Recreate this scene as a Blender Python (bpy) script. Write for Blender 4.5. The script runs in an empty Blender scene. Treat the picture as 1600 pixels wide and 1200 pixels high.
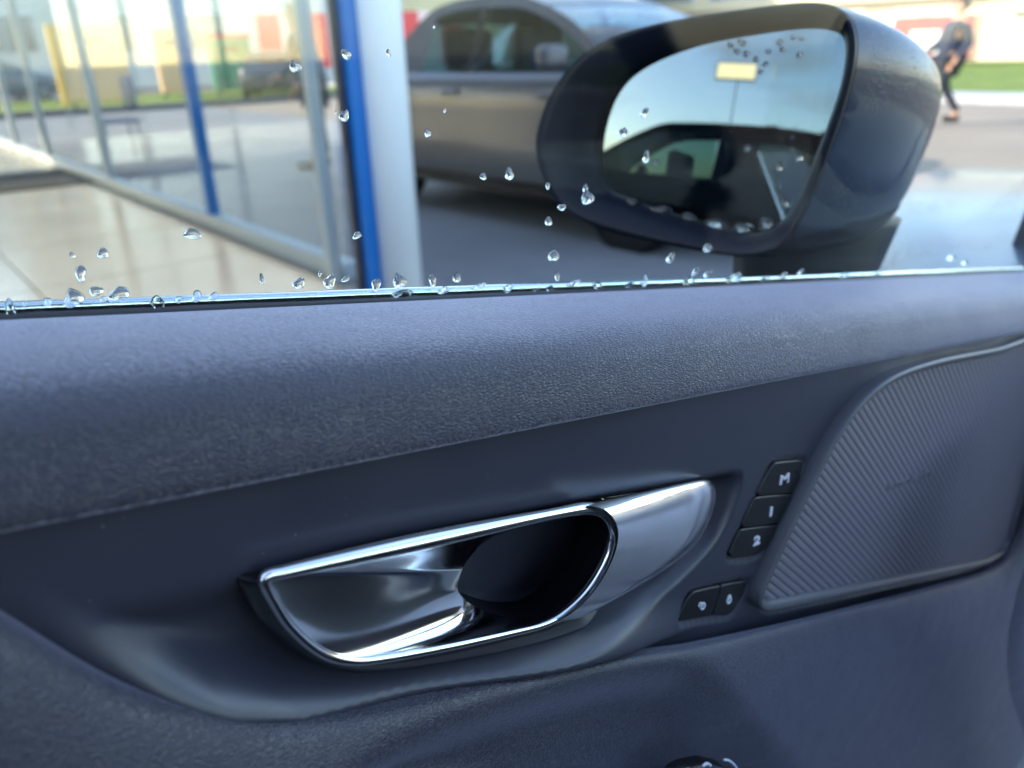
import bpy, math, random
import numpy as np
from mathutils import Matrix, Vector

random.seed(7)
rng = np.random.default_rng(7)
R = math.radians
scene = bpy.context.scene
col = scene.collection

# ------------------------------------------------------------------ camera
CAM_Z = 1.20
FPX = 1208.0                                   # focal length in pixels of the 1600 px wide picture
PITCH, ROLL, HEAD = R(23.2), R(1.7), R(50.8)   # looking out of the open driver's door, car's nose along +X
Cc = np.array([0, 0, CAM_Z])
_fh = np.array([math.cos(HEAD), math.sin(HEAD), 0]); _r0 = np.array([math.sin(HEAD), -math.cos(HEAD), 0]); _z = np.array([0, 0, 1.0])
FW = math.cos(PITCH) * _fh - math.sin(PITCH) * _z
_u0 = math.sin(PITCH) * _fh + math.cos(PITCH) * _z
XI = math.cos(ROLL) * _r0 - math.sin(ROLL) * _u0
YI = math.sin(ROLL) * _r0 + math.cos(ROLL) * _u0
cam_d = bpy.data.cameras.new('camera')
cam = bpy.data.objects.new('camera', cam_d); col.objects.link(cam)
cam.matrix_world = Matrix(((XI[0], YI[0], -FW[0], Cc[0]), (XI[1], YI[1], -FW[1], Cc[1]), (XI[2], YI[2], -FW[2], Cc[2]), (0, 0, 0, 1)))
cam_d.sensor_width = 36; cam_d.lens = 36 * FPX / 1600
cam_d.clip_start = 0.01; cam_d.clip_end = 3000
cam_d.dof.use_dof = True; cam_d.dof.focus_distance = 0.285; cam_d.dof.aperture_fstop = 8.5
scene.camera = cam

# ------------------------------------------------------------------ sky, sun, exposure
SUN_AZ, SUN_EL = R(140), R(28)                 # from +X towards +Y
w = bpy.data.worlds.new('World'); scene.world = w; w.use_nodes = True
nt = w.node_tree; nt.nodes.clear()
sky = nt.nodes.new('ShaderNodeTexSky'); sky.sky_type = 'NISHITA'; sky.sun_disc = False
sky.sun_elevation = SUN_EL; sky.sun_rotation = R(90) - SUN_AZ
sky.air_density = 1.0; sky.dust_density = 0.7; sky.ozone_density = 1.2
bg = nt.nodes.new('ShaderNodeBackground'); bg.inputs['Strength'].default_value = 0.15
# thin broken cloud over the whole sky
tc = nt.nodes.new('ShaderNodeTexCoord'); mp = nt.nodes.new('ShaderNodeMapping'); mp.inputs['Scale'].default_value = (2.2, 2.2, 6.5)
nz = nt.nodes.new('ShaderNodeTexNoise'); nz.inputs['Scale'].default_value = 1.5; nz.inputs['Detail'].default_value = 6; nz.inputs['Roughness'].default_value = 0.55
cr = nt.nodes.new('ShaderNodeValToRGB'); cr.color_ramp.elements[0].position = 0.5; cr.color_ramp.elements[1].position = 0.72
cr.color_ramp.elements[1].color = (0.75, 0.75, 0.75, 1)
mx = nt.nodes.new('ShaderNodeMix'); mx.data_type = 'RGBA'; mx.inputs[7].default_value = (2.6, 2.45, 2.2, 1)
nt.links.new(tc.outputs['Generated'], mp.inputs['Vector']); nt.links.new(mp.outputs[0], nz.inputs['Vector'])
nt.links.new(nz.outputs['Fac'], cr.inputs[0]); nt.links.new(cr.outputs[0], mx.inputs[0])
nt.links.new(sky.outputs[0], mx.inputs[6]); nt.links.new(mx.outputs[2], bg.inputs[0])
wo = nt.nodes.new('ShaderNodeOutputWorld'); nt.links.new(bg.outputs[0], wo.inputs[0])
sl = bpy.data.lights.new('sun', 'SUN'); sl.energy = 2.1; sl.angle = R(0.53); sl.color = (1.0, 0.86, 0.66)
so = bpy.data.objects.new('sun', sl); col.objects.link(so)
sd = Vector((math.cos(SUN_AZ) * math.cos(SUN_EL), math.sin(SUN_AZ) * math.cos(SUN_EL), math.sin(SUN_EL)))
so.rotation_euler = sd.to_track_quat('Z', 'Y').to_euler(); so.location = (0, 0, 30)
vs = scene.view_settings; vs.view_transform = 'Standard'; vs.look = 'None'; vs.gamma = 1; vs.exposure = 2.5
vs.use_curve_mapping = False
scene.cycles.use_denoising = True
scene.cycles.max_bounces = 12; scene.cycles.transparent_max_bounces = 24; scene.cycles.transmission_bounces = 12
scene.cycles.caustics_reflective = False; scene.cycles.caustics_refractive = False
scene.cycles.sample_clamp_indirect = 6

# ------------------------------------------------------------------ projection helpers (points of the photo put at their real depth)
def ray(x, y): return (x - 800) * XI + (600 - y) * YI + FPX * FW
def PY(x, y, Y): d = ray(x, y); return Cc + d * (Y / d[1])
def PZ(x, y, z): d = ray(x, y); return Cc + d * ((z - CAM_Z) / d[2])
def PX(x, y, X): d = ray(x, y); return Cc + d * (X / d[0])
def PP(x, y, p0, n): d = ray(x, y); return Cc + d * (np.dot(p0 - Cc, n) / np.dot(d, n))

# ------------------------------------------------------------------ mesh helpers
def obj(name, verts, faces, mat=None, parent=None, smooth=True):
    me = bpy.data.meshes.new(name)
    me.from_pydata([tuple(map(float, v)) for v in verts], [], [tuple(map(int, f)) for f in faces])
    me.validate()
    if smooth: me.polygons.foreach_set('use_smooth', [True] * len(me.polygons))
    o = bpy.data.objects.new(name, me); col.objects.link(o)
    if mat: me.materials.append(mat)
    if parent is not None: attach(o, parent)
    return o
def attach(o, parent):
    o.parent = parent; o.matrix_parent_inverse = world_of(parent).inverted()
def world_of(o):
    m = o.matrix_basis.copy()
    if o.parent is not None: m = world_of(o.parent) @ o.matrix_parent_inverse @ m
    return m
def empty(name, loc, label=None, cat=None, group=None, rotz=0):
    e = bpy.data.objects.new(name, None); col.objects.link(e); e.location = loc; e.rotation_euler = (0, 0, rotz)
    e.empty_display_size = 0.05
    return tag(e, label, cat, group)
def tag(o, label=None, cat=None, group=None, kind=None):
    if label: o['label'] = label
    if cat: o['category'] = cat
    if group: o['group'] = group
    if kind: o['kind'] = kind
    return o
def grid_faces(nr, nc, closed_c=False, closed_r=False, flip=False):
    f = []
    for i in range(nr if closed_r else nr - 1):
        for j in range(nc if closed_c else nc - 1):
            a = i * nc + j; b = i * nc + (j + 1) % nc; c = ((i + 1) % nr) * nc + (j + 1) % nc; d = ((i + 1) % nr) * nc + j
            f.append((a, d, c, b) if flip else (a, b, c, d))
    return f
def lat(name, rows, mat, parent=None, closed_c=False, caps=False, flip=False, smooth=True):
    rows = [np.asarray(r_, float) for r_ in rows]; nc = len(rows[0]); v = np.concatenate(rows)
    f = grid_faces(len(rows), nc, closed_c, False, flip)
    if caps:
        f.append(tuple(range(nc)) if flip else tuple(range(nc))[::-1]); n0 = (len(rows) - 1) * nc
        f.append(tuple(range(n0, n0 + nc))[::-1] if flip else tuple(range(n0, n0 + nc)))
    return obj(name, v, f, mat, parent, smooth)
def box_geo(c, s):
    c = np.array(c, float); h = np.array(s, float) / 2
    v = [c + h * np.array(q) for q in ((-1, -1, -1), (1, -1, -1), (1, 1, -1), (-1, 1, -1), (-1, -1, 1), (1, -1, 1), (1, 1, 1), (-1, 1, 1))]
    return v, [(0, 3, 2, 1), (4, 5, 6, 7), (0, 1, 5, 4), (1, 2, 6, 5), (2, 3, 7, 6), (3, 0, 4, 7)]
def box(name, c, s, mat, parent=None, bevel=0.0):
    v, f = box_geo(c, s); o = obj(name, v, f, mat, parent, False)
    if bevel:
        m = o.modifiers.new('bevel', 'BEVEL'); m.width = bevel; m.segments = 3
        o.data.polygons.foreach_set('use_smooth', [True] * len(o.data.polygons))
    return o
def merge(parts):
    V, F = [], []
    for v, f in parts:
        n = len(V); V += [tuple(map(float, q)) for q in v]; F += [tuple(int(i) + n for i in q) for q in f]
    return V, F
def cyl_geo(a, b, ra, rb=None, n=16):
    a = np.array(a, float); b = np.array(b, float); rb = ra if rb is None else rb
    d = b - a; d /= np.linalg.norm(d); t = np.cross(d, (0, 0, 1) if abs(d[2]) < 0.9 else (1, 0, 0)); t /= np.linalg.norm(t); u = np.cross(d, t)
    an = np.arange(n) * 2 * math.pi / n
    A = [a + ra * (math.cos(q) * t + math.sin(q) * u) for q in an]; B = [b + rb * (math.cos(q) * t + math.sin(q) * u) for q in an]
    return A + B, [(i, (i + 1) % n, n + (i + 1) % n, n + i) for i in range(n)] + [tuple(range(n))[::-1], tuple(range(n, 2 * n))]
def cyl(name, a, b, ra, mat, parent=None, rb=None, n=24):
    v, f = cyl_geo(a, b, ra, rb, n); return obj(name, v, f, mat, parent, True)
def spl(pts, n, closed=False, tension=0.5):
    """Catmull-Rom through pts, resampled to n points of equal spacing."""
    P = np.asarray(pts, float); m = len(P); out = []
    segs = m if closed else m - 1
    for i in range(segs):
        p1, p2 = P[i], P[(i + 1) % m]
        p0 = P[i - 1] if (closed or i > 0) else 2 * p1 - p2
        p3 = P[(i + 2) % m] if (closed or i + 2 < m) else 2 * p2 - p1
        d1, d2 = tension * (p2 - p0), tension * (p3 - p1)
        l = np.linalg.norm(p2 - p1); 
        for d in (d1, d2):
            q = np.linalg.norm(d)
            if q > 1.2 * l: d *= 1.2 * l / q
        for t in np.linspace(0, 1, 24, endpoint=False):
            h0 = 2 * t**3 - 3 * t**2 + 1; h1 = t**3 - 2 * t**2 + t; h2 = -2 * t**3 + 3 * t**2; h3 = t**3 - t**2
            out.append(h0 * p1 + h1 * d1 + h2 * p2 + h3 * d2)
    out.append(P[0] if closed else P[-1]); out = np.array(out)
    s = np.concatenate([[0], np.cumsum(np.linalg.norm(np.diff(out, axis=0), axis=1))])
    q = np.linspace(0, s[-1], n, endpoint=not closed)
    return np.stack([np.interp(q, s, out[:, k]) for k in range(out.shape[1])], 1)
def tube(name, path, rad, mat, parent=None, closed=False, n=12, caps=True):
    P = np.asarray(path, float); m = len(P); rad = np.broadcast_to(rad, (m,))
    if closed: T = np.roll(P, -1, 0) - np.roll(P, 1, 0)
    else: T = np.gradient(P, axis=0)
    T /= np.linalg.norm(T, axis=1)[:, None]
    up = np.array((0, 1, 0.0)); rows = []
    an = np.arange(n) * 2 * math.pi / n
    for i in range(m):
        s_ = np.cross(T[i], up); 
        if np.linalg.norm(s_) < 1e-3: s_ = np.cross(T[i], (1, 0, 0))
        s_ /= np.linalg.norm(s_); u_ = np.cross(s_, T[i])
        rows.append(P[i] + rad[i] * (np.cos(an)[:, None] * s_ + np.sin(an)[:, None] * u_))
    v = np.concatenate(rows); f = grid_faces(m, n, True, closed)
    if not closed and caps: f += [tuple(range(n))[::-1], tuple(range((m - 1) * n, m * n))]
    return obj(name, v, f, mat, parent)
def sdf_poly(px, py, poly):
    """signed distance to a closed polygon, positive inside"""
    P = np.asarray(poly, float); d2 = np.full(px.shape, 1e9); ins = np.zeros(px.shape, bool)
    for i in range(len(P)):
        a = P[i]; b = P[(i + 1) % len(P)]; e = b - a; wx = px - a[0]; wy = py - a[1]
        t = np.clip((wx * e[0] + wy * e[1]) / max(1e-12, e @ e), 0, 1)
        d2 = np.minimum(d2, (wx - t * e[0])**2 + (wy - t * e[1])**2)
        c = ((a[1] > py) != (b[1] > py)) & (px < (b[0] - a[0]) * (py - a[1]) / (b[1] - a[1] + 1e-15) + a[0])
        ins ^= c
    return np.where(ins, 1, -1) * np.sqrt(d2)
def sstep(x, a=0.0, b=1.0):
    t = np.clip((x - a) / (b - a), 0, 1); return t * t * (3 - 2 * t)

# ------------------------------------------------------------------ materials
def mat(name, base, rough=0.5, metal=0.0, spec=0.5, coat=0.0, coat_rough=0.05, trans=0.0, ior=1.45, sheen=0.0, noise=None, bump=None, wear=None, emit=None):
    m = bpy.data.materials.new(name); m.use_nodes = True; t = m.node_tree; b = t.nodes['Principled BSDF']
    b.inputs['Base Color'].default_value = (*base, 1); b.inputs['Roughness'].default_value = rough; b.inputs['Metallic'].default_value = metal
    b.inputs['Specular IOR Level'].default_value = spec; b.inputs['Coat Weight'].default_value = coat; b.inputs['Coat Roughness'].default_value = coat_rough
    b.inputs['Transmission Weight'].default_value = trans; b.inputs['IOR'].default_value = ior; b.inputs['Sheen Weight'].default_value = sheen; b.inputs['Sheen Roughness'].default_value = 0.35; b.inputs['Sheen Tint'].default_value = (.74, .76, 1.0, 1)
    if emit: b.inputs['Emission Color'].default_value = (*emit[0], 1); b.inputs['Emission Strength'].default_value = emit[1]
    L = t.links
    def coords(scale):
        c = t.nodes.new('ShaderNodeTexCoord'); mpn = t.nodes.new('ShaderNodeMapping'); mpn.inputs['Scale'].default_value = scale if hasattr(scale, '__len__') else (scale,) * 3
        L.new(c.outputs['Object'], mpn.inputs['Vector']); return mpn.outputs[0]
    if noise:                                    # (scale, amount) : colour variation, darker and lighter patches
        n = t.nodes.new('ShaderNodeTexNoise'); n.inputs['Detail'].default_value = 6; n.inputs['Scale'].default_value = 1
        L.new(coords(noise[0]), n.inputs['Vector'])
        r_ = t.nodes.new('ShaderNodeMapRange'); r_.inputs[1].default_value = 0.25; r_.inputs[2].default_value = 0.75; r_.inputs[3].default_value = 1 - noise[1]; r_.inputs[4].default_value = 1 + noise[1]
        L.new(n.outputs['Fac'], r_.inputs[0])
        v = t.nodes.new('ShaderNodeVectorMath'); v.operation = 'SCALE'; v.inputs[0].default_value = base; L.new(r_.outputs[0], v.inputs['Scale'])
        L.new(v.outputs[0], b.inputs['Base Color'])
    if wear:                                     # (scale, amount): roughness variation
        n = t.nodes.new('ShaderNodeTexNoise'); n.inputs['Detail'].default_value = 5; n.inputs['Scale'].default_value = 1
        L.new(coords(wear[0]), n.inputs['Vector'])
        r_ = t.nodes.new('ShaderNodeMapRange'); r_.inputs[1].default_value = 0.3; r_.inputs[2].default_value = 0.7; r_.inputs[3].default_value = max(0.02, rough - wear[1]); r_.inputs[4].default_value = rough + wear[1]
        L.new(n.outputs['Fac'], r_.inputs[0]); L.new(r_.outputs[0], b.inputs['Roughness'])
    if bump:                                     # (kind, scale, distance, strength)
        kind, sc_, dist, stg = bump
        bn = t.nodes.new('ShaderNodeBump'); bn.inputs['Distance'].default_value = dist; bn.inputs['Strength'].default_value = stg
        cv = coords(sc_)
        if kind == 'noise':
            n = t.nodes.new('ShaderNodeTexNoise'); n.inputs['Scale'].default_value = 1; n.inputs['Detail'].default_value = 4
            L.new(cv, n.inputs['Vector']); L.new(n.outputs['Fac'], bn.inputs['Height'])
        elif kind == 'grain':                    # moulded leather grain: long pebbles with creases between
            n = t.nodes.new('ShaderNodeTexNoise'); n.inputs['Scale'].default_value = 0.6; n.inputs['Detail'].default_value = 2
            L.new(cv, n.inputs['Vector'])
            sb = t.nodes.new('ShaderNodeVectorMath'); sb.operation = 'MULTIPLY_ADD'; sb.inputs[1].default_value = (1.1, 1.1, 1.1)
            L.new(n.outputs['Color'], sb.inputs[0]); L.new(cv, sb.inputs[2])
            vo = t.nodes.new('ShaderNodeTexVoronoi'); vo.feature = 'DISTANCE_TO_EDGE'; vo.inputs['Scale'].default_value = 1
            L.new(sb.outputs[0], vo.inputs['Vector'])
            rp = t.nodes.new('ShaderNodeMapRange'); rp.interpolation_type = 'SMOOTHSTEP'; rp.inputs[1].default_value = 0.0; rp.inputs[2].default_value = 0.32
            L.new(vo.outputs['Distance'], rp.inputs[0])
            n2 = t.nodes.new('ShaderNodeTexNoise'); n2.inputs['Scale'].default_value = 4.0; n2.inputs['Detail'].default_value = 3; L.new(cv, n2.inputs['Vector'])
            ad = t.nodes.new('ShaderNodeMath'); ad.operation = 'MULTIPLY_ADD'; ad.inputs[1].default_value = 0.12
            L.new(n2.outputs['Fac'], ad.inputs[0]); L.new(rp.outputs[0], ad.inputs[2]); L.new(ad.outputs[0], bn.inputs['Height'])
        elif kind == 'dots':
            vo = t.nodes.new('ShaderNodeTexVoronoi'); vo.inputs['Scale'].default_value = 1; vo.inputs['Randomness'].default_value = 0.15
            L.new(cv, vo.inputs['Vector']); L.new(vo.outputs['Distance'], bn.inputs['Height'])
        elif kind == 'beads':                    # fine rain beads on paint
            vo = t.nodes.new('ShaderNodeTexVoronoi'); vo.inputs['Scale'].default_value = 1; L.new(cv, vo.inputs['Vector'])
            rp = t.nodes.new('ShaderNodeMapRange'); rp.interpolation_type = 'SMOOTHSTEP'; rp.inputs[1].default_value = 0.38; rp.inputs[2].default_value = 0.05
            L.new(vo.outputs['Distance'], rp.inputs[0])
            n2 = t.nodes.new('ShaderNodeTexNoise'); n2.inputs['Scale'].default_value = 0.05; n2.inputs['Detail'].default_value = 3; L.new(cv, n2.inputs['Vector'])
            r2 = t.nodes.new('ShaderNodeMapRange'); r2.inputs[1].default_value = 0.47; r2.inputs[2].default_value = 0.58; L.new(n2.outputs['Fac'], r2.inputs[0])
            mu = t.nodes.new('ShaderNodeMath'); mu.operation = 'MULTIPLY'; L.new(rp.outputs[0], mu.inputs[0]); L.new(r2.outputs[0], mu.inputs[1]); L.new(mu.outputs[0], bn.inputs['Height'])
        L.new(bn.outputs[0], b.inputs['Normal'])
        if coat: L.new(bn.outputs[0], b.inputs['Coat Normal'])
    return m
def pane_mat(name, tint, refl=1.0):
    """thin flat glazing: lets light through, reflects by Fresnel"""
    m = bpy.data.materials.new(name); m.use_nodes = True; t = m.node_tree; t.nodes.remove(t.nodes['Principled BSDF'])
    tr = t.nodes.new('ShaderNodeBsdfTransparent'); tr.inputs[0].default_value = (*tint, 1)
    gl = t.nodes.new('ShaderNodeBsdfGlossy'); gl.inputs['Roughness'].default_value = 0.01
    lw = t.nodes.new('ShaderNodeLayerWeight'); lw.inputs[0].default_value = 0.5       # Facing: 1 - cos, the same from both sides
    pw = t.nodes.new('ShaderNodeMath'); pw.operation = 'POWER'; pw.inputs[1].default_value = 5.0; t.links.new(lw.outputs['Facing'], pw.inputs[0])
    mu = t.nodes.new('ShaderNodeMath'); mu.operation = 'MULTIPLY_ADD'; mu.inputs[1].default_value = 0.9 * refl; mu.inputs[2].default_value = 0.04 * refl; t.links.new(pw.outputs[0], mu.inputs[0])
    ms = t.nodes.new('ShaderNodeMixShader'); t.links.new(mu.outputs[0], ms.inputs[0]); t.links.new(tr.outputs[0], ms.inputs[1]); t.links.new(gl.outputs[0], ms.inputs[2])
    t.links.new(ms.outputs[0], t.nodes['Material Output'].inputs[0]); return m

M = {}
M['soft'] = mat('soft_grained_trim', (0.026, 0.025, 0.040), 0.43, spec=0.7, sheen=0.8, bump=('grain', (440, 1180, 1180), 0.00022, 0.8), noise=(9, 0.12), wear=(60, 0.05))
M['soft_low'] = mat('armrest_grained_trim', (0.028, 0.027, 0.042), 0.43, spec=0.7, sheen=0.45, bump=('grain', (480, 980, 980), 0.00024, 0.6), noise=(9, 0.12), wear=(60, 0.06))
M['satin'] = mat('satin_hard_trim', (0.036, 0.038, 0.058), 0.36, spec=0.6, bump=('noise', 2600, 0.00004, 0.35), noise=(14, 0.1), wear=(35, 0.05))
M['gloss_black'] = mat('gloss_black', (0.006, 0.006, 0.008), 0.16, spec=0.5, coat=0.4)
M['black'] = mat('matt_black', (0.006, 0.006, 0.008), 0.6, spec=0.3)
M['rubber'] = mat('rubber_seal', (0.012, 0.012, 0.014), 0.45, bump=('noise', 900, 0.0003, 0.5))
M['wet_trim'] = mat('wet_bright_belt_moulding', (0.62, 0.66, 0.68), 0.12, metal=1.0, bump=('noise', 260, 0.0004, 0.35))
M['chrome'] = mat('satin_chrome', (0.78, 0.8, 0.83), 0.16, metal=1.0, wear=(120, 0.04))
M['chrome_soft'] = mat('brushed_silver', (0.86, 0.88, 0.93), 0.17, metal=1.0, wear=(90, 0.05))
M['chrome_dark'] = mat('dark_chrome', (0.84, 0.86, 0.92), 0.10, metal=1.0, wear=(90, 0.03))
M['grille'] = mat('speaker_mesh', (0.19, 0.175, 0.215), 0.5, metal=0.2, bump=('dots', 1150, 0.0006, 0.9))
M['grille_rim'] = mat('grille_rim', (0.075, 0.075, 0.088), 0.36, spec=0.5)
M['legend'] = mat('pale_legend', (0.62, 0.64, 0.72), 0.5)
M['button'] = mat('button_black', (0.006, 0.006, 0.008), 0.34, spec=0.5)
M['pane'] = pane_mat('window_glass', (0.95, 0.975, 0.965), 0.22)
M['facade'] = pane_mat('shopfront_glass', (0.96, 0.96, 0.94), 0.5)
M['cabin'] = pane_mat('tinted_car_glass', (0.30, 0.42, 0.42), 1.3)
M['cabin_dark'] = pane_mat('privacy_car_glass', (0.05, 0.06, 0.07), 1.3)
M['water'] = mat('rain_water', (1, 1, 1), 0.0, trans=1.0, ior=1.333)
M['mirror'] = mat('dimmed_mirror_glass', (0.085, 0.108, 0.120), 0.015, metal=1.0)
M['navy'] = mat('wet_navy_paint', (0.008, 0.020, 0.045), 0.35, metal=0.0, spec=.15, coat=0.3, coat_rough=0.04, bump=('beads', 420, 0.0005, 0.55))
M['navy_hood'] = mat('wet_navy_bonnet', (0.016, 0.032, 0.062), 0.35, metal=0.0, spec=.3, coat=0.4, coat_rough=0.10, bump=('beads', 150, 0.0012, 0.6))
M['mirror_black'] = mat('mirror_rim_plastic', (0.006, 0.008, 0.015), 0.36, spec=0.13)

# ------------------------------------------------------------------ the ground and the setting
asphalt = mat('asphalt', (0.15, 0.152, 0.165), 0.6, noise=(0.9, 0.25), bump=('noise', 60, 0.01, 0.5))
sett = mat('sunlit_block_paving', (0.19, 0.155, 0.12), 0.8, noise=(0.6, 0.15), bump=('noise', 30, 0.01, 0.4))
grassm = mat('grass', (0.11, 0.16, 0.02), 0.9, noise=(1.5, 0.4), bump=('noise', 18, 0.08, 0.8))
kerbm = mat('kerb_stone', (0.34, 0.34, 0.36), 0.8, noise=(3, 0.15))
def sheet(name, x0, x1, y0, y1, z, m):
    return tag(obj(name, [(x0, y0, z), (x1, y0, z), (x1, y1, z), (x0, y1, z)], [(0, 1, 2, 3)], m, None, False), kind='structure')
sheet('ground', -600, 900, -600, 900, 0.0, asphalt)
sheet('road', 8.2, 17.6, -60, 90, 0.004, sett)
box_k = tag(box('kerb', (18.6, 8, 0.06), (1.8, 150, 0.12), kerbm), kind='structure')
sheet('verge', 19.5, 46, -60, 20.5, 0.13, grassm)
sheet('verge_strip', -12, 19.4, 24.5, 36, 0.012, grassm)
tag(box('kerb_edging', (3.5, 24.2, 0.07), (31, 0.5, 0.14), mat('dark_kerb', (0.09, 0.09, 0.10), 0.8)), kind='structure')

# ================================================================== the open car door
K = 0.176                                     # the waistline of the door falls forward by this slope
def T2(X, t): return CAM_Z + t - K * X        # t = height measured from that falling line
door = empty('car_door_interior', (0.4, 0.26, 0.55), 'dark grey car door trim with chrome handle and grained waist rail, seen from the seat', 'car door')
YG = 0.262                                    # window glass
TG, TL = -0.0635, -0.0873                     # glass foot and lower edge of the waist rail
X0, X1 = -0.22, 0.93

def sweep(name, prof, m, parent, xa=X0, xb=X1, nx=60, n=60):
    pr = spl(prof, n)
    rows = []
    for X in np.linspace(xa, xb, nx):
        rows.append(np.stack([np.full(n, X), pr[:, 0], T2(X, pr[:, 1])], 1))
    return lat(name, rows, m, parent)
sweep('waist_rail', [(.2600, TG - .012), (.2592, TG - .003), (.2570, TG + .0005), (.250, TG + .0022), (.235, TG + .0042), (.215, TG + .0052), (.200, TG + .0048), (.190, TG + .0034), (.1832, TG + .0006),
                     (.1785, TG - .0042), (.1755, TG - .0105), (.1735, TG - .0165), (.1725, TL + .0020), (.1728, TL), (.1745, TL - .0012), (.182, TL - .0012)], M['soft'], door, n=110, nx=90)
# foot of the glass: wet bright outer moulding seen through the pane, inner rubber lip
XS = np.linspace(X0, X1, 140)
def run(y, t, jit=0.0):
    return np.stack([XS, np.full(140, y) + jit * rng.normal(0, 1, 140), T2(XS, t + jit * rng.normal(0, 1, 140))], 1)
tube('belt_moulding', run(YG + .0070, TG + .0014, .00006), .0022, M['wet_trim'], door, n=10)
sweep('inner_seal', [(YG - .0005, TG - .010), (YG - .0006, TG + .0006), (YG - .0014, TG + .0015), (YG - .0024, TG + .0010), (YG - .0036, TG - .0012), (YG - .005, TG - .008)], M['rubber'], door, n=16)
# pane
pv = []
for y in (YG, YG + .004):
    for X, t in ((X0, TG - .02), (X1 - .02, TG - .02), (X1 - .13, .42), (X0, .42)): pv.append((X, y, T2(X, t)))
obj('window_pane', pv, [(0, 3, 2, 1), (4, 5, 6, 7), (0, 1, 5, 4), (1, 2, 6, 5), (2, 3, 7, 6), (3, 0, 4, 7)], M['pane'], door, False)

# ---- middle trim panel: a sheet with the scoop round the handle
YP = 0.1765
def pan(pts, Y=YP): return np.array([PY(x, y, Y) for x, y in pts])          # trace on the panel's plane
def xz(P): return P[:, [0, 2]]
scoop = xz(spl(pan([(130, 975), (165, 945), (250, 925), (360, 898), (600, 838), (900, 778), (1100, 742), (1160, 735), (1150, 790), (1120, 850), (1060, 915), (1000, 960), (900, 1010), (800, 1045), (650, 1085), (520, 1105), (400, 1112), (300, 1095), (200, 1040)]), 160, True))
memo = xz(spl(pan([(1180, 780), (1200, 733), (1211, 720), (1252, 715), (1259, 722), (1242, 772), (1218, 822), (1204, 850), (1184, 872), (1145, 877), (1136, 868), (1155, 828)]), 90, True))
lockp = xz(spl(pan([(1055, 969), (1071, 936), (1083, 922), (1165, 904), (1172, 908), (1163, 932), (1148, 958), (1136, 966), (1061, 975)]), 70, True))
GR = [(1640, 528), (1560, 545), (1470, 563), (1400, 588), (1350, 628), (1312, 680), (1285, 730), (1250, 800), (1215, 875), (1191, 930), (1188, 948), (1200, 957), (1260, 946), (1400, 915), (1500, 893), (1550, 880), (1578, 855), (1594, 800), (1625, 700), (1650, 600)]
gril = xz(spl(pan(GR), 200, True))
nx, nt_ = 640, 190
gx = np.concatenate([np.linspace(-.22, -.065, 20), np.linspace(-0.06, 0.80, nx - 20)]); gt = np.linspace(TL + .004, -0.40, nt_)
GX, GT = np.meshgrid(gx, gt); GZ = T2(GX, GT)
_e = np.array([PY(x, y, YP) for x, y in [(-140, 905), (0, 988), (150, 1074), (250, 1110), (350, 1126), (450, 1124), (600, 1096), (850, 1046), (1100, 990), (1300, 948), (1480, 912)]])
edge_x, edge_z = _e[:, 0], _e[:, 2]
def panel_y(X, Z):
    y = np.full(X.shape, YP)
    s = sdf_poly(X, Z, scoop)
    hx = sstep(X, 0.03, 0.10)
    y += sstep(s, 0.0, 0.017) * (0.006 + 0.016 * hx)
    s = np.maximum(sdf_poly(X, Z, memo), sdf_poly(X, Z, lockp)); y += 0.0016 * sstep(s, -0.0006, 0.0006)
    s = sdf_poly(X, Z, gril); y += 0.004 * sstep(s, -0.0005, 0.001)
    t = Z - CAM_Z + K * X
    ez_ = np.interp(X, edge_x, edge_z); y -= .0110 * sstep(.027 - (Z - ez_), 0, .019) * sstep(Z - ez_, .0015, .0065) * sstep(X, .0, .04) * (1 - sstep(X, .17, .27))
    y += 0.0
    return y
GYY = panel_y(GX, GZ)
obj('trim_panel', np.stack([GX, GYY, GZ], -1).reshape(-1, 3), grid_faces(nt_, nx, flip=True), M['satin'], door)

# ---- inner handle
handle = empty('door_handle', tuple(PY(740, 900, YP)), rotz=0); attach(handle, door)
handle.location = Vector(PY(740, 900, YP)) ; handle.matrix_parent_inverse = world_of(door).inverted()
YH = 0.1705                                    # plane of the chrome rim
hc = (835, 888)
RING = [(412, 903), (440, 893), (640, 849), (800, 815), (880, 799), (915, 794), (938, 799), (952, 815), (956, 842), (944, 880), (915, 925), (880, 957), (846, 975), (800, 987), (700, 1009), (600, 1027), (545, 1031), (500, 1018), (455, 980), (428, 940)]
HOLE = [(716, 918), (728, 882), (760, 848), (820, 822), (880, 807), (922, 808), (940, 828), (943, 855), (930, 892), (895, 935), (850, 960), (800, 966), (752, 953), (726, 936)]
OUT = [(362, 894), (385, 886), (640, 832), (900, 784), (1000, 766), (1090, 750), (1112, 752), (1118, 772), (1110, 812), (1088, 850), (1050, 885), (980, 934), (900, 976), (810, 1004), (700, 1026), (600, 1040), (530, 1040), (465, 1018), (415, 978), (380, 930)]
def by_angle(pts, n, rr=None):
    P = spl(pts, 1500, True); a = np.unwrap(np.arctan2(P[:, 1] - hc[1], P[:, 0] - hc[0]))
    if a[-1] < a[0]: P = P[::-1]; a = np.unwrap(np.arctan2(P[:, 1] - hc[1], P[:, 0] - hc[0]))
    q = np.linspace(0, 2 * math.pi, n, endpoint=False); a0 = a[0]
    qq = (q - a0) % (2 * math.pi) + a0
    A = np.concatenate([a, [a[0] + 2 * math.pi]]); PP_ = np.concatenate([P, P[:1]])
    return np.stack([np.interp(qq, A, PP_[:, k]) for k in (0, 1)], 1)
NA = 420
ringA = by_angle(RING, NA); holeA = by_angle(HOLE, NA)
ring3 = np.array([PY(x, y, YH) for x, y in ringA]); hole3 = np.array([PY(x, y, YH + .012) for x, y in holeA])
rows = []
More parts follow.
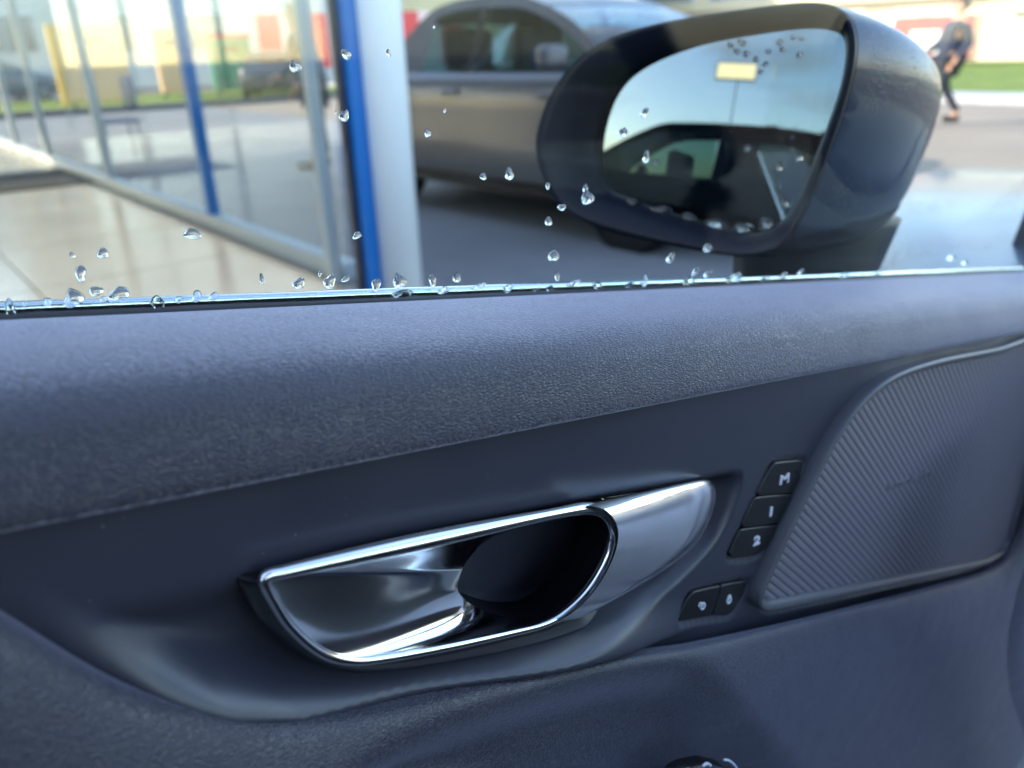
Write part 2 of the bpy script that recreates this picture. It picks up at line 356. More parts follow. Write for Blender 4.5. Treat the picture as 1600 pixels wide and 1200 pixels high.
for r_ in np.linspace(0, 1, 40):
    p = ring3 * (1 - r_) + hole3 * r_
    p[:, 1] = YH + .0006 + .0075 * math.sin(r_ * math.pi * .5)**0.8 * (1 - .25 * r_) + .0062 * r_**3
    rows.append(p)
rec = lat('handle_recess', rows, M['chrome_dark'], handle, closed_c=True, flip=True)
hcen = hole3.mean(0); rows = []
last = rows_last = (ring3 * 0 + hole3).copy(); last[:, 1] = YH + .0006 + .0075 * .75 + .0062
for q in np.linspace(0, 1, 14):
    p = last.copy(); sc_ = 1 - .16 * q**2 + .05 * math.sin(q * math.pi); p[:, [0, 2]] = hcen[[0, 2]] + (p[:, [0, 2]] - hcen[[0, 2]]) * sc_; p[:, 1] += .075 * q; rows.append(p)
rows.append(np.repeat(rows[-1].mean(0)[None], NA, 0))
lat('handle_pocket', rows, mat('pocket_black', (.011, .010, .015), .42, spec=.35), handle, closed_c=True, flip=True)
ringE = spl(RING, 300, True); ringP = np.array([PY(x, y, YH) for x, y in ringE])
top = sstep(1 - np.abs(ringE[:, 0] - 660) / 330.) * (ringE[:, 1] < 905 - (ringE[:, 0] - 412) * .16)
rad = .0015 + .0014 * top + .0008 * sstep(ringE[:, 0], 850., 930.)
for _ in range(12): rad = (np.roll(rad, 1) + rad + np.roll(rad, -1)) / 3
rp = ringP.copy(); rp[:, 1] -= .0004
tube('handle_rim', rp, rad, M['chrome'], handle, closed=True, n=16)
# dished dark surround between rim and panel
outA = by_angle(OUT, NA); out3 = np.array([PY(x, y, YP + .0035) for x, y in outA]); rows = []
for q in np.linspace(0, 1, 18):
    p = ring3 * (1 - q) + out3 * q; p[:, 1] = YH + .0002 + (.0062) * q**1.7 + .010 * sstep(outA[:, 0], 900., 980.) * min(1, q * 4); rows.append(p)
p = rows[-1].copy(); p[:, 1] += .022; rows.append(p)
lat('handle_surround', rows, M['gloss_black'], handle, closed_c=True)
# the pull: a long silver half-round blade ahead of the opening
LC = spl([(905, 789), (946, 797), (966, 828), (958, 872), (930, 922), (895, 957), (850, 982)], 60)
RC = spl([(1085, 750), (1108, 750), (1118, 766), (1116, 790), (1104, 824), (1082, 856), (1040, 890), (960, 938), (880, 980)], 60)
rows = []
for u in np.linspace(0, 1, 36):
    row = []
    for v in range(60):
        a = LC[v] * (1 - u) + RC[v] * u; vv = v / 59
        hgt = math.sqrt(max(0, 1 - (2 * min(1, vv * 1.05) - 1)**2)); crease = .0016 * math.exp(-((vv - .64) / .05)**2)
        endr = math.sqrt(max(0.0, 1 - max(0, (u - .80) / .20)**2))
        y = YH + .0045 - (.0150 * hgt**.9 + .0) * (.30 + .70 * endr) * (1 - .25 * u) + crease * hgt + .002 * u
        row.append(PY(a[0], a[1], y))
    rows.append(np.array(row))
blade = lat('pull_blade', rows, M['chrome_soft'], handle)

# ---- memory and lock buttons with raised pale legends
def plate(name, pts, Y, depth, m, parent, round_=.0006, n=80):
    P = pan(pts, Y); P = spl(P, n, True, .12); c = P.mean(0)
    nrm = np.roll(P, -1, 0) - np.roll(P, 1, 0); nrm = np.stack([-nrm[:, 2], 0 * nrm[:, 0], nrm[:, 0]], 1); nrm /= np.linalg.norm(nrm, axis=1)[:, None] + 1e-12
    if np.mean(np.sum(nrm * (c - P), 1)) < 0: nrm = -nrm
    rows = []
    for a in (0, .5, 1.0):
        if a == 0: q = P.copy(); q[:, 1] = Y + depth; rows.append(q)
        q = P + nrm * round_ * (1 - math.cos(a * math.pi / 2)); q[:, 1] = Y + round_ * (1 - math.sin(a * math.pi / 2)); rows.append(q)
    fa = np.concatenate(rows); f = grid_faces(len(rows), n, True, flip=False); n0 = (len(rows) - 1) * n; f.append(tuple(range(n0, n0 + n)))
    o = obj(name, fa, f, m, parent); 
    o.data.polygons[len(f) - 1].use_smooth = False
    return o
def text_mesh(s, size, extrude):
    cu = bpy.data.curves.new('t', 'FONT'); cu.body = s; cu.size = size; cu.extrude = extrude; cu.align_x = 'CENTER'; cu.align_y = 'CENTER'; cu.bevel_depth = extrude * .4; cu.offset = size * .008
    to = bpy.data.objects.new('t', cu); col.objects.link(to); bpy.context.view_layer.update()
    me = bpy.data.meshes.new_from_object(to.evaluated_get(bpy.context.evaluated_depsgraph_get())); bpy.data.objects.remove(to)
    return np.array([v.co[:] for v in me.vertices]), [tuple(p.vertices) for p in me.polygons]
def lettering(name, s, px, py, Y, size, m, parent, slope=K, slant=.0, stretch=1.0, ex=.0003):
    v, f = text_mesh(s, size, ex); o = PY(px, py, Y)
    x = v[:, 0] * stretch + slant * v[:, 1]
    P = np.stack([o[0] + x, o[1] - v[:, 2], o[2] + v[:, 1] - slope * x], 1)
    return obj(name, P, f, m, parent, False)
YB = YP - .0012
MB = {'M': ([(1184, 774), (1203, 734), (1213, 723), (1250, 719), (1256, 723), (1240, 769)], (1225, 749)),
      '1': ([(1181, 778), (1239, 773), (1217, 817), (1161, 824)], (1204, 800)),
      '2': ([(1158, 828), (1215, 821), (1204, 846), (1192, 862), (1180, 868), (1147, 873), (1141, 867)], (1182, 845))}
for s, (pts, (lx, ly)) in MB.items():
    b = plate('memory_button', pts, YB, .006, M['button'], door, .0007)
    b['label'] = {'M': 'top memory button marked M', '1': 'middle memory button marked 1', '2': 'bottom memory button marked 2'}[s]
    lettering('legend', s, lx, ly, YB - .0001, .0072, M['legend'], b, stretch=1.6, ex=.0004)
cyl('indicator_lamp', PY(1244, 737, YB + .001), PY(1244, 737, YB - .0002), .0007, M['black'], door, n=14)
def ring_geo(c, r_, th, n=24, a0=0, a1=2 * math.pi, m=8):
    V, F_ = [], []; full = abs(a1 - a0 - 2 * math.pi) < 1e-6; cnt = n if full else n + 1
    for i in range(cnt):
        a = a0 + (a1 - a0) * i / n
        for j in range(m):
            b = 2 * math.pi * j / m; rr = r_ + th * math.cos(b); V.append((c[0] + rr * math.cos(a), c[1] - th * math.sin(b), c[2] + rr * math.sin(a) - K * rr * math.cos(a)))
    return V, grid_faces(cnt, m, True, full)
LB = [([(1059, 967), (1074, 937), (1085, 925), (1126, 916), (1112, 961), (1064, 971)], (1098, 944), True),
      ([(1128, 915.5), (1163, 908), (1168, 911), (1160, 932), (1146, 955), (1135, 962), (1114, 960)], (1139, 935), False)]
for pts, (lx, ly), op in LB:
    b = plate('lock_button', pts, YB, .006, M['button'], door, .0007); b['label'] = 'unlock button with open padlock symbol' if op else 'lock button with closed padlock symbol'
    c = PY(lx, ly + 3, YB - .0002)
    parts = [ring_geo(c, .0017, .0005)]
    c2 = c + np.array((-.0020 if op else 0, 0, .0018)); parts.append(ring_geo(c2, .0012, .00038, a0=0.2, a1=math.pi - .0 if not op else math.pi + .6))
    v, f = merge(parts + [box_geo(c, (.0009, .0005, .0005))]); obj('legend', v, f, M['legend'], b)

# ---- loudspeaker grille: rim, cloth-like backing, every rib
sp = empty('speaker_grille', tuple(PY(1420, 750, YP))); sp.matrix_parent_inverse = world_of(door).inverted(); sp.parent = door
YS = YP - .0075
gp = spl(pan(GR, YS), 260, True); gc = gp.mean(0)
def inset(P, d):
    nrm = np.roll(P, -1, 0) - np.roll(P, 1, 0); nrm = np.stack([-nrm[:, 2], 0 * nrm[:, 0], nrm[:, 0]], 1); nrm /= np.linalg.norm(nrm, axis=1)[:, None]
    if np.mean(np.sum(nrm * (P.mean(0) - P), 1)) < 0: nrm = -nrm
    return P + nrm * d
rows = []
for d, dy in ((0, .008), (0, .0015), (.0004, .0004), (.0014, 0), (.0026, .0002), (.0038, .0008), (.0050, .0022), (.0055, .0042)):
    q = inset(gp, d); q[:, 1] = YS + dy; rows.append(q)
lat('rim', rows, M['grille_rim'], sp, closed_c=True)
ip = inset(gp, .0045); ip[:, 1] = YS + .0042
bk = obj('backing', ip, [tuple(range(len(ip)))[::-1]], M['grille'], sp, False)
# ribs run down and forward across the grille
dirv = (PY(1452, 812, YS) - PY(1385, 700, YS))[[0, 2]]; dirv /= np.linalg.norm(dirv); nv = np.array((-dirv[1], dirv[0])); nv = nv if nv[0] > 0 else -nv
ipz = ip[:, [0, 2]]; cr_ = ipz @ nv; step = .0041
def clip(off):
    hits = []
    for i in range(len(ipz)):
        a = ipz[i] @ nv - off; b2 = ipz[(i + 1) % len(ipz)] @ nv - off
        if a * b2 < 0: q = ipz[i] + (ipz[(i + 1) % len(ipz)] - ipz[i]) * (a / (a - b2)); hits.append(q @ dirv)
    return (min(hits), max(hits)) if len(hits) >= 2 else None
for off in np.arange(cr_.min() + step, cr_.max() - step * .5, step):
    h = clip(off)
    if not h or h[1] - h[0] < .004: continue
    V = []; prof = [(-.5, 0), (-.36, .55), (-.14, .95), (.14, .95), (.36, .55), (.5, 0)]
    ns = 10; rws = []
    for s_ in np.linspace(h[0], h[1], ns):
        rws.append(np.array([[*(lambda q: (q[0], YS + .0040 - .0005 * b_, q[1]))(nv * (off + a_ * step * .92) + dirv * s_)] for a_, b_ in prof]))
    lat('rib', rws, M['grille'], sp)
lettering('lettering', 'harman/kardon', 1422, 749, YS + .0034, .0078, M['grille'], sp, slope=.235, stretch=1.35, ex=.0003)

# ---- armrest and lower door card: sheet that rolls over from the panel's lower edge
EDGE = [(-140, 905), (0, 988), (150, 1076), (250, 1115), (350, 1136), (450, 1142), (600, 1123), (850, 1074), (1100, 1016), (1300, 966), (1480, 919), (1548, 897), (1580, 868), (1600, 820), (1625, 720), (1650, 600)]
YE = .164
ed = np.array([PY(x, y, YE) for x, y in spl(EDGE, 300)])
rk_ = 1 - .5 * sstep(spl(EDGE, 300)[:, 0], 700., 1300.)
ext = np.stack([np.linspace(-.22, ed[0, 0] - .004, 24), np.full(24, YE), np.zeros(24)], 1); ext[:, 2] = ed[0, 2] + .02 * (1 - np.exp((ext[:, 0] - ed[0, 0]) / .02))
ed = np.concatenate([ext, ed]); roll_k = np.concatenate([np.ones(24), rk_]); ed_y = ed[:, 1].copy()
pk = np.array([PY(x, y, .140) for x, y in spl([(600, 1290), (760, 1200), (930, 1135), (1060, 1098), (1130, 1092), (1160, 1104), (1195, 1150), (1235, 1200), (1280, 1270), (900, 1400), (600, 1350)], 140, True)])[:, [0, 2]]
roll_ = [(0, .012), (-.0012, .004), (-.0003, 0), (.0030, -.0028), (.0075, -.0058), (.014, -.0088), (.024, -.0118), (.040, -.0142), (.065, -.0155), (.1, -.0148), (.14, -.012), (.2, -.008), (.3, -.003), (.6, 0)]
pr = spl(roll_, 150); rows = []
tdir = np.gradient(ed, axis=0); tdir /= np.linalg.norm(tdir, axis=1)[:, None]
# direction away from the edge inside the door's plane, smoothed so that the rows do not cross
down = np.stack([tdir[:, 2], 0 * tdir[:, 0], -tdir[:, 0]], 1)
for _ in range(60): down[1:-1] = (down[:-2] + down[1:-1] * 2 + down[2:]) / 4
down /= np.linalg.norm(down, axis=1)[:, None]
for a, b_ in pr:
    q = ed + down * a; q[:, 1] = ed_y + b_ * roll_k
    d = sdf_poly(q[:, 0], q[:, 2], pk); q[:, 1] += .020 * sstep(d, -.010, .028)
    rows.append(q)
lat('armrest', rows, M['soft_low'], door, flip=False)
# lining and switches down in the grab recess
sw = plate('window_switch', [(1060, 1216), (1080, 1203), (1110, 1197), (1138, 1203), (1156, 1222), (1150, 1290), (1060, 1290)], .1475, .008, M['gloss_black'], door, .002)
sw['label'] = 'black window switch in the grab recess'
tube('symbol', [PY(x, y, .1455) for x, y in spl([(1131, 1187), (1140, 1189), (1150, 1199), (1156, 1213)], 14)], .0006, M['legend'], sw, n=8)
tube('symbol', [PY(x, y, .1455) for x, y in spl([(1098, 1197), (1104, 1193), (1110, 1196)], 8)], .0007, M['legend'], sw, n=8)
# ================================================================== wing mirror (part of the door)
wm = empty('wing_mirror', (0.45, 0.30, 1.05)); wm.matrix_parent_inverse = world_of(door).inverted(); wm.parent = door
naz, nel = R(197), R(6)
MN = np.array((math.cos(naz) * math.cos(nel), math.sin(naz) * math.cos(nel), math.sin(nel)))      # the face looks back at the driver
d0 = ray(1120, 200); M0 = Cc + d0 / np.hypot(d0[0], d0[1]) * .56
FACE = [(836, 235), (842, 190), (862, 142), (895, 98), (945, 62), (1010, 40), (1100, 22), (1200, 8), (1260, 3), (1300, 8), (1326, 28), (1336, 62), (1333, 105), (1318, 165), (1296, 230), (1270, 300), (1245, 352), (1222, 384), (1190, 397), (1140, 398), (1050, 383), (960, 362), (900, 342), (868, 318), (848, 280)]
GLS = [(934, 235), (942, 190), (958, 150), (985, 118), (1030, 92), (1100, 68), (1190, 51), (1260, 42), (1300, 45), (1318, 58), (1322, 85), (1312, 140), (1288, 210), (1262, 275), (1240, 322), (1222, 345), (1200, 360), (1170, 367), (1120, 355), (1040, 332), (985, 314), (950, 300), (938, 272)]
def onface(pts, back, n, closed=True): return np.array([PP(x, y, M0 - MN * back, MN) for x, y in spl(pts, n, closed)])
def aligned(A, B):     # start B where it is nearest A's start so that lofts do not twist
    i = np.argmin(np.linalg.norm(B - A[0], axis=1)); return np.roll(B, -i, 0)
NF = 200
fo = onface(FACE, 0.0, NF); fg = aligned(fo, onface(GLS, .016, NF)); fg2 = fg - MN * .012
fc = fo.mean(0); rows = []
fi = aligned(fo, onface([(x + (1115 - x) * .085, y + (205 - y) * .085) for x, y in GLS], .016, NF))
rows = [fo - MN * .010 + (fc - fo) * -.005, fo - MN * .002 + (fc - fo) * 0.0, fo + MN * .0012 + (fc - fo) * .012, fo * .8 + fg * .2 + MN * .0035, fo * .55 + fg * .45 + MN * .005, fo * .28 + fg * .72 + MN * .0045, fo * .1 + fg * .9 + MN * .002, fg - MN * .0005 + (fc - fg) * .004, fg2]
lat('mirror_rim', rows, M['mirror_black'], wm, closed_c=True)
# convex glass
gcn = fg.mean(0); rows = []; RAD = 1.25
for q in np.linspace(0, 1, 26):
    p = gcn + (fg - gcn) * (q * 1.01); d2 = np.sum((p - gcn)**2, 1); p = p - np.outer(d2 / (2 * RAD), MN) - MN * .0006; rows.append(p)
lat('mirror_glass', rows, M['mirror'], wm, closed_c=True, flip=True)
# painted cap: sections shrink forward
f1 = np.array((.985, -.10, -.02)); f1 /= np.linalg.norm(f1); rows = []
for s_ in np.linspace(0, 1, 40):
    sc_ = (1 - s_**2.3)**.5 if s_ < 1 else 0.0
    ctr = fc + f1 * (.220 * s_) + np.array((0, 0, -.026)) * s_
    p = ctr + (fo - fc) * (1.006 * max(sc_, 1e-3)); rows.append(p - MN * .006)
cap = lat('painted_cap', rows, M['navy'], wm, closed_c=True, flip=True)
# seam between cap and black lower shell, and the foot that carries the mirror
rows = []
for s_ in np.linspace(0.0, .97, 24):
    sc_ = (1 - s_**2.3)**.5; ctr = fc + f1 * (.220 * s_) + np.array((0, 0, -.026)) * s_
    p = ctr + (fo - fc) * (1.02 * sc_) - MN * .0055
    rows.append(p)
low = []
zc = [PP(1200, 368, M0, MN)[2]]
lowm = mat('mirror_lower_shell', (0.006, 0.008, 0.013), 0.42, spec=.13)
A = np.array(rows); keep = A[:, :, 2] < (zc[0] + .0)
V = A.reshape(-1, 3).copy(); Fq = [f for f in grid_faces(24, NF, True, flip=True) if all(keep.reshape(-1)[list(f)])]
used = sorted({i for f in Fq for i in f}); ix = {a: i for i, a in enumerate(used)}
obj('lower_shell', V[used], [[ix[i] for i in f] for f in Fq], lowm, wm)
rows = []
fa_, fb_ = PY(1280, 330, .340), PY(1250, 470, .318)
for q in np.linspace(0, 1, 14):
    c = fa_ * (1 - q) + fb_ * q
    a_, b_ = .084 - .014 * q, .060 - .018 * q; an = np.linspace(0, 2 * math.pi, 36, endpoint=False)
    rows.append(np.stack([c[0] + a_ * np.cos(an) * (1 + .12 * np.cos(2 * an)), c[1] + b_ * np.sin(an), c[2] + 0 * an - .15 * a_ * np.cos(an)], 1))
lat('mirror_foot', rows, lowm, wm, closed_c=True, flip=True, caps=True)

# ================================================================== our own car behind and ahead of the door
own = empty('car', (0.6, -0.6, 0.0), 'wet dark navy car whose driver door stands in front of us', 'car')
# bonnet and wing ahead of the door, rain-beaded
def bonnet_z(u, v):      # u 0..1 forward, v 0..1 outwards
    return 1.0 - .02 * u - .09 * u**3 - .050 * sstep(v, .66, .80) * (1 - .5 * u) * .5 - .34 * np.clip((v - .80) / .20, 0, 1)**1.7
U, Vv = np.meshgrid(np.linspace(0, 1, 50), np.linspace(0, 1, 60))
bx = .86 + 1.45 * U; by = -.95 + (1.55 + .55 * np.sin(U * 1.9)) * Vv
obj('bonnet', np.stack([bx, by, bonnet_z(U, Vv)], -1).reshape(-1, 3), grid_faces(60, 50), M['navy_hood'], own)
pil = [PY(x, y, .30) for x, y in ((1584, 440), (1592, 412), (1608, 370), (1630, 320), (1680, 230))]
tube('front_pillar', spl(np.array(pil) + np.array((.015, 0, 0)), 20), .018, M['black'], own, n=12)
# front end of the cabin opening: dashboard end seen beside the door card
dz = [PY(x, y, .10) for x, y in ((1650, 760), (1612, 850), (1590, 920), (1574, 1000), (1578, 1080), (1600, 1150), (1616, 1250), (1640, 1400))]
rows = []
for q, dy in ((0, 0), (.01, -.004), (.03, -.006), (.07, -.006)):
    rows.append(np.array(dz) + np.array((q, dy, 0)))
lat('dashboard', [spl(r_, 40) for r_ in rows], M['soft_low'], own, flip=True)
# seat and unseen cabin parts, shaped to shade the door and feed chrome reflections
seatm = mat('seat_leather', (0.012, 0.012, 0.015), 0.55, bump=('noise', 300, 0.0005, 0.4))
def pad(name, c, s, rx, parent, m=seatm):
    o = box(name, (0, 0, 0), s, m, None, .05); o.location = c; o.rotation_euler = rx; bpy.context.view_layer.update(); attach(o, parent); return o
pad('seat_cushion', (.05, -.62, .62), (.55, .52, .2), (0, R(-8), 0), own)
pad('seat_back', (-.38, -.62, 1.0), (.18, .50, .75), (0, R(-18), 0), own)
pad('headrest', (-.52, -.62, 1.48), (.10, .28, .2), (0, R(-12), 0), own)
bodym = mat('navy_body', (0.012, 0.026, 0.055), 0.3, coat=1.0, coat_rough=.05)
box('roof', (-.60, -.98, 1.72), (2.1, 1.36, .06), mat('headliner', (0.36, 0.35, 0.34), .8), own, .02)
tube('windscreen_pillar', [(.46, -.32, 1.68), (.80, -.30, 1.35), (1.12, -.28, 1.02)], .04, bodym, own)
tube('windscreen_pillar', [(.46, -1.60, 1.68), (.80, -1.62, 1.35), (1.12, -1.66, 1.02)], .05, bodym, own)
box('sill', (.1, -.36, .33), (1.3, .16, .22), bodym, own, .03)
box('floor_pan', (.1, -.95, .28), (2.0, 1.2, .06), M['black'], own)
box('centre_console', (.25, -1.0, .62), (1.0, .22, .5), M['black'], own, .03)
blond = mat('blond_trim', (.30, .28, .26), .6)
box('far_door', (.4, -1.72, .68), (2.6, .10, .78), mat('far_trim', (.16, .155, .15), .5), own, .03)
box('far_pillar', (-.35, -1.68, 1.38), (.16, .08, .70), M['black'], own, .02)
box('dashboard_top', (.95, -1.05, .80), (.75, 1.3, .34), mat('dash_grey', (.05, .05, .06), .5), own, .08)
box('rear_pillar', (-.62, -.42, 1.05), (.14, .16, 1.3), bodym, own, .03)
box('rear_door', (-1.1, -.40, .70), (.85, .08, .80), M['black'], own, .03)
box('rear_side_window', (-1.1, -.42, 1.38), (.85, .02, .56), M['cabin_dark'], own)
obj('windscreen', [(.50, -.34, 1.68), (.50, -1.58, 1.68), (1.14, -1.62, 1.0), (1.14, -.30, 1.0)], [(0, 1, 2, 3)], pane_mat('windscreen_glass', (.62, .68, .66), .6), own, False)
box('rear_body', (-1.6, -.95, .72), (1.9, 1.5, .75), bodym, own, .12)

# ================================================================== car builder for the parked cars
tyrem = mat('tyre', (0.012, 0.012, 0.013), .8); rimm = mat('alloy', (.45, .46, .48), .3, metal=1.0)
lampm = mat('lamp_glass', (.55, .57, .6), .1, spec=.7); redlamp = mat('tail_lamp', (.35, .01, .01), .15)
def parked_car(name, label, loc, rotz, paint, L=4.45, W=1.82, H=1.48, belt=.96, hatch=False, group=None, glass=None, seats=True, spoiler=False, front_glass=None):
    e = empty(name, loc, label, 'car', group, rotz)
    Mw = Matrix.Translation(loc) @ Matrix.Rotation(rotz, 4, 'Z')
    def add(nm, v, f, m, smooth=True, parent=None):
        o = obj(nm, v, f, m, None, smooth); o.parent = parent or e; return o
    hw = W / 2
    xs = np.concatenate([np.linspace(-L / 2, -L / 2 + .25, 7), np.linspace(-L / 2 + .32, L / 2 - .42, 26), np.linspace(L / 2 - .36, L / 2, 8)])
    xwb, x3 = L / 2 - 1.12, -L / 2 + (.16 if hatch else .55)
    rows = []
    for x in xs:
        fr = np.clip((x - (L / 2 - .45)) / .45, 0, 1); bk_ = np.clip((-L / 2 + .3 - x) / .3, 0, 1)
        wd = hw * (1 - .30 * fr**2 - .16 * bk_**2)
        top = belt + .02 - .17 * np.clip((x - xwb) / (L / 2 - xwb), 0, 1)**1.5 - .18 * fr**3 - .10 * bk_**3
        bot = .24 + .16 * fr**2 + .14 * bk_**2
        sec = [(0, bot), (wd * .86, bot), (wd * .97, bot + .06), (wd * .985, bot + .16), (wd * 1.0, .55), (wd * .99, .72), (wd * .985, top - .16), (wd * .965, top - .09), (wd * .92, top - .02), (wd * .84, top + .005), (wd * .4, top + .03), (0, top + .035)]
        half = spl(np.array(sec), 30); full = np.concatenate([half, (half * (-1, 1))[::-1][1:-1]])
        rows.append(np.stack([np.full(len(full), x), full[:, 0], full[:, 1]], 1))
    o = lat('body', rows, paint, None, closed_c=True, caps=True); o.parent = e
    # glasshouse
    x1, x2 = xwb - .92, x3 + (.30 if hatch else .62)
    prof = spl([(xwb, belt - .02), (xwb - .35, belt + .26), (x1, H - .05), (x1 - .35, H - .005), ((x1 + x2) / 2 - .2, H), (x2 + .15, H - .04), (x2, H - .10), (x3, belt - .02)], 60)
    def side_y(z): return hw * (.90 - .26 * np.clip((z - belt) / (H - belt), 0, 1))
    gl = glass or M['cabin']; rows = []
    for s_ in (-1, -.98, 0, .98, 1):
        rows.append(np.stack([prof[:, 0], s_ * side_y(prof[:, 1]) * np.ones(60), prof[:, 1] + (.015 if s_ == 0 else 0)], 1))
    ws = [np.array([r_[:19] for r_ in rows])][0]; rw = np.array([r_[-14:] for r_ in rows]); rf = np.array([r_[17:-12] for r_ in rows])
    lat('windscreen', list(ws), front_glass or M['cabin'], None).parent = e
    lat('rear_window', list(rw), gl, None).parent = e
    rr = rf.copy(); rr[:, :, 2] += .004; rr[:, :, 1] *= 1.02; lat('roof', list(rr), paint, None).parent = e
    # side frames (painted outline) with the two side windows of each side
    for sgn in (-1, 1):
        def sp_(x, z, o_=0): return (x, sgn * (side_y(np.array(z)) * 1.0 + o_), z)
        topz = lambda x: float(np.interp(x, prof[::-1, 0], prof[::-1, 1]))
        xb0 = (xwb + x2) / 2 - .32
        for nm, xa, xb in (('side_window', xb0 + .05, xwb - .20), ('side_window', x2 + .12, xb0 - .05)):
            q = np.linspace(xa, xb, 14); V = [sp_(x, belt + .015, .003) for x in q] + [sp_(x, max(belt + .02, topz(x) - .075), .003) for x in q]
            add(nm, V, [(i, i + 1, 14 + i + 1, 14 + i) for i in range(13)], M['cabin'] if nm and xb > xb0 + .2 else gl)
        q = np.linspace(x2 - .2, xwb - .06, 24); V = [sp_(x, max(belt - .01, topz(x) - .072), .008) for x in q] + [sp_(x, topz(x) + .004, .008) for x in q]
        add('roof_rail', V, [(i, i + 1, 25 + i, 24 + i) for i in range(23)], paint)
        V = [sp_(xb0 - .06, belt - .01, .006), sp_(xb0 + .06, belt - .01, .006), sp_(xb0 + .02, topz(xb0) - .05, .006), sp_(xb0 - .07, topz(xb0) - .05, .006)]; add('door_pillar', V, [(0, 1, 2, 3)], M['gloss_black'], False)
        V = [sp_(x3 + .02, belt - .01, .007), sp_(x2 + .14, belt - .01, .007), sp_(x2 + .16, topz(x2 + .16) - .05, .007), sp_(x2 + .02, topz(x2 + .05) - .02, .007)]; add('rear_pillar', V, [(0, 1, 2, 3)], paint, False)
        v, f = merge([box_geo((xb0 - .16, sgn * hw * .99, belt - .13), (.22, .05, .035))]); add('door_handle', v, f, paint, False).modifiers.new('b', 'BEVEL').width = .012
        v, f = merge([box_geo((xb0 + .95, sgn * hw * .99, belt - .13), (.22, .05, .035))]); 
        add('door_handle', v, f, paint, False).modifiers.new('b', 'BEVEL').width = .012
        v, f = box_geo((xwb - .32, sgn * (hw + .10), belt + .10), (.13, .22, .15)); mo = add('wing_mirror', v, f, paint, False); bm_ = mo.modifiers.new('b', 'BEVEL'); bm_.width = .05; bm_.segments = 4
        v, f = box_geo((xwb - .345, sgn * (hw + .10), belt + .10), (.10, .18, .11)); add('glass', v, f, M['mirror'], False, mo)
        v, f = box_geo((0, sgn * hw * .965, .285), (L * .52, .05, .09)); add('sill_strip', v, f, M['black'], False)
        for lx, m_, nm in ((L / 2 - .17, lampm, 'headlight'), (-L / 2 + .14, redlamp, 'tail_light')):
            v, f = box_geo((lx, sgn * hw * .70, .70 if lx > 0 else .82), (.24, .30, .12)); q = add(nm, v, f, m_, False); b_ = q.modifiers.new('b', 'BEVEL'); b_.width = .04; b_.segments = 3
        for wx in (L / 2 - .86, -L / 2 + .84):
            v, f = cyl_geo((wx, sgn * (hw - .16), .345), (wx, sgn * (hw + .004), .345), .375, n=36); add('wheel_arch', v, f, M['black'])
            v, f = cyl_geo((wx, sgn * (hw - .20), .325), (wx, sgn * (hw + .012), .325), .325, n=36); ty = add('wheel', v, f, tyrem)
            parts = [cyl_geo((wx, sgn * (hw + .010), .325), (wx, sgn * (hw + .018), .325), .07, n=16)]
            for k in range(5):
                a = k * 2 * math.pi / 5; parts.append(cyl_geo((wx, sgn * (hw + .013), .325), (wx + .22 * math.cos(a), sgn * (hw + .015), .325 + .22 * math.sin(a)), .035, .028, 8))
            v, f = merge(parts); add('rim', v, f, rimm, True, ty)
    if seats:
        for sx in (xwb - 1.15, xwb - 2.0):
            for sy in (-.38, .38):
                v, f = box_geo((sx, sy, belt + .05), (.14, .46, .55)); q = add('seat', v, f, seatm, False); b_ = q.modifiers.new('b', 'BEVEL'); b_.width = .06; b_.segments = 3
    if spoiler:
        v, f = box_geo((x2 - .12, 0, H - .03), (.34, W * .62, .035)); add('spoiler', v, f, paint, False).rotation_euler = (0, 0, 0)
        v, f = box_geo((x2 + .55, 0, H + .05), (.16, .03, .07)); add('roof_aerial', v, f, M['black'], False)
    return e
def paint(name, c, metal=.3): return mat(name, c, .3, metal=metal, coat=1.0, coat_rough=.04, noise=(2, .05))
parked_car('parked_car', 'grey hatchback parked beside the showroom, behind the wing mirror', (4.62, 4.75, 0), R(-89), mat('grey_paint', (.070, .066, .078), .38, metal=.2, spec=.35, coat=.25, coat_rough=.12, noise=(2, .05)), L=4.5, W=1.86, H=1.585, belt=1.065)
parked_car('parked_car', 'pale silver car parked on the far side of the grey hatchback', (6.9, 6.6, 0), R(-89), paint('silver_paint', (.52, .53, .60), .4), L=4.5, W=1.82, H=1.52, belt=.98)
parked_car('parked_car', 'black car with roof spoiler, seen only in the wing mirror', (-4.5, 1.05, 0), R(94), mat('black_paint', (.012, .012, .015), .5, spec=.2), L=4.3, W=1.85, H=1.66, belt=1.06, hatch=True, spoiler=True, glass=M['cabin_dark'], front_glass=M['cabin_dark'])

# ================================================================== showroom
FXW, FY0, FY1, BX0, FLOOR, CEIL = 1.90, 3.42, 15.2, -6.7, 0.10, 4.05
b = empty('showroom', (1.9, 3.42, 0), 'glass walled showroom with white corner column and blue window frames', 'building')
white = mat('white_column', (.90, .92, .94), .35, spec=.5, coat=.3); bluem = mat('blue_frame', (.002, .13, .42), .4)
greyf = mat('grey_frame', (.48, .52, .54), .45); wallm = mat('render_wall', (.62, .61, .58), .8, noise=(.8, .06)); tilem = mat('floor_tile', (.40, .345, .27), .17, spec=.5, noise=(1.1, .05), wear=(1.5, .05))
joint = mat('tile_joint', (.30, .28, .25), .6)
v, f = box_geo(((FXW + BX0) / 2, (FY0 + FY1) / 2, FLOOR / 2 - .003), (FXW - BX0 + .1, FY1 - FY0 + .1, FLOOR)); slab = obj('floor_slab', v, f, joint, b, False)
ts = 1.2; tv, tf = box_geo((0, 0, 0), (ts - .012, ts - .012, .012)); tme = None
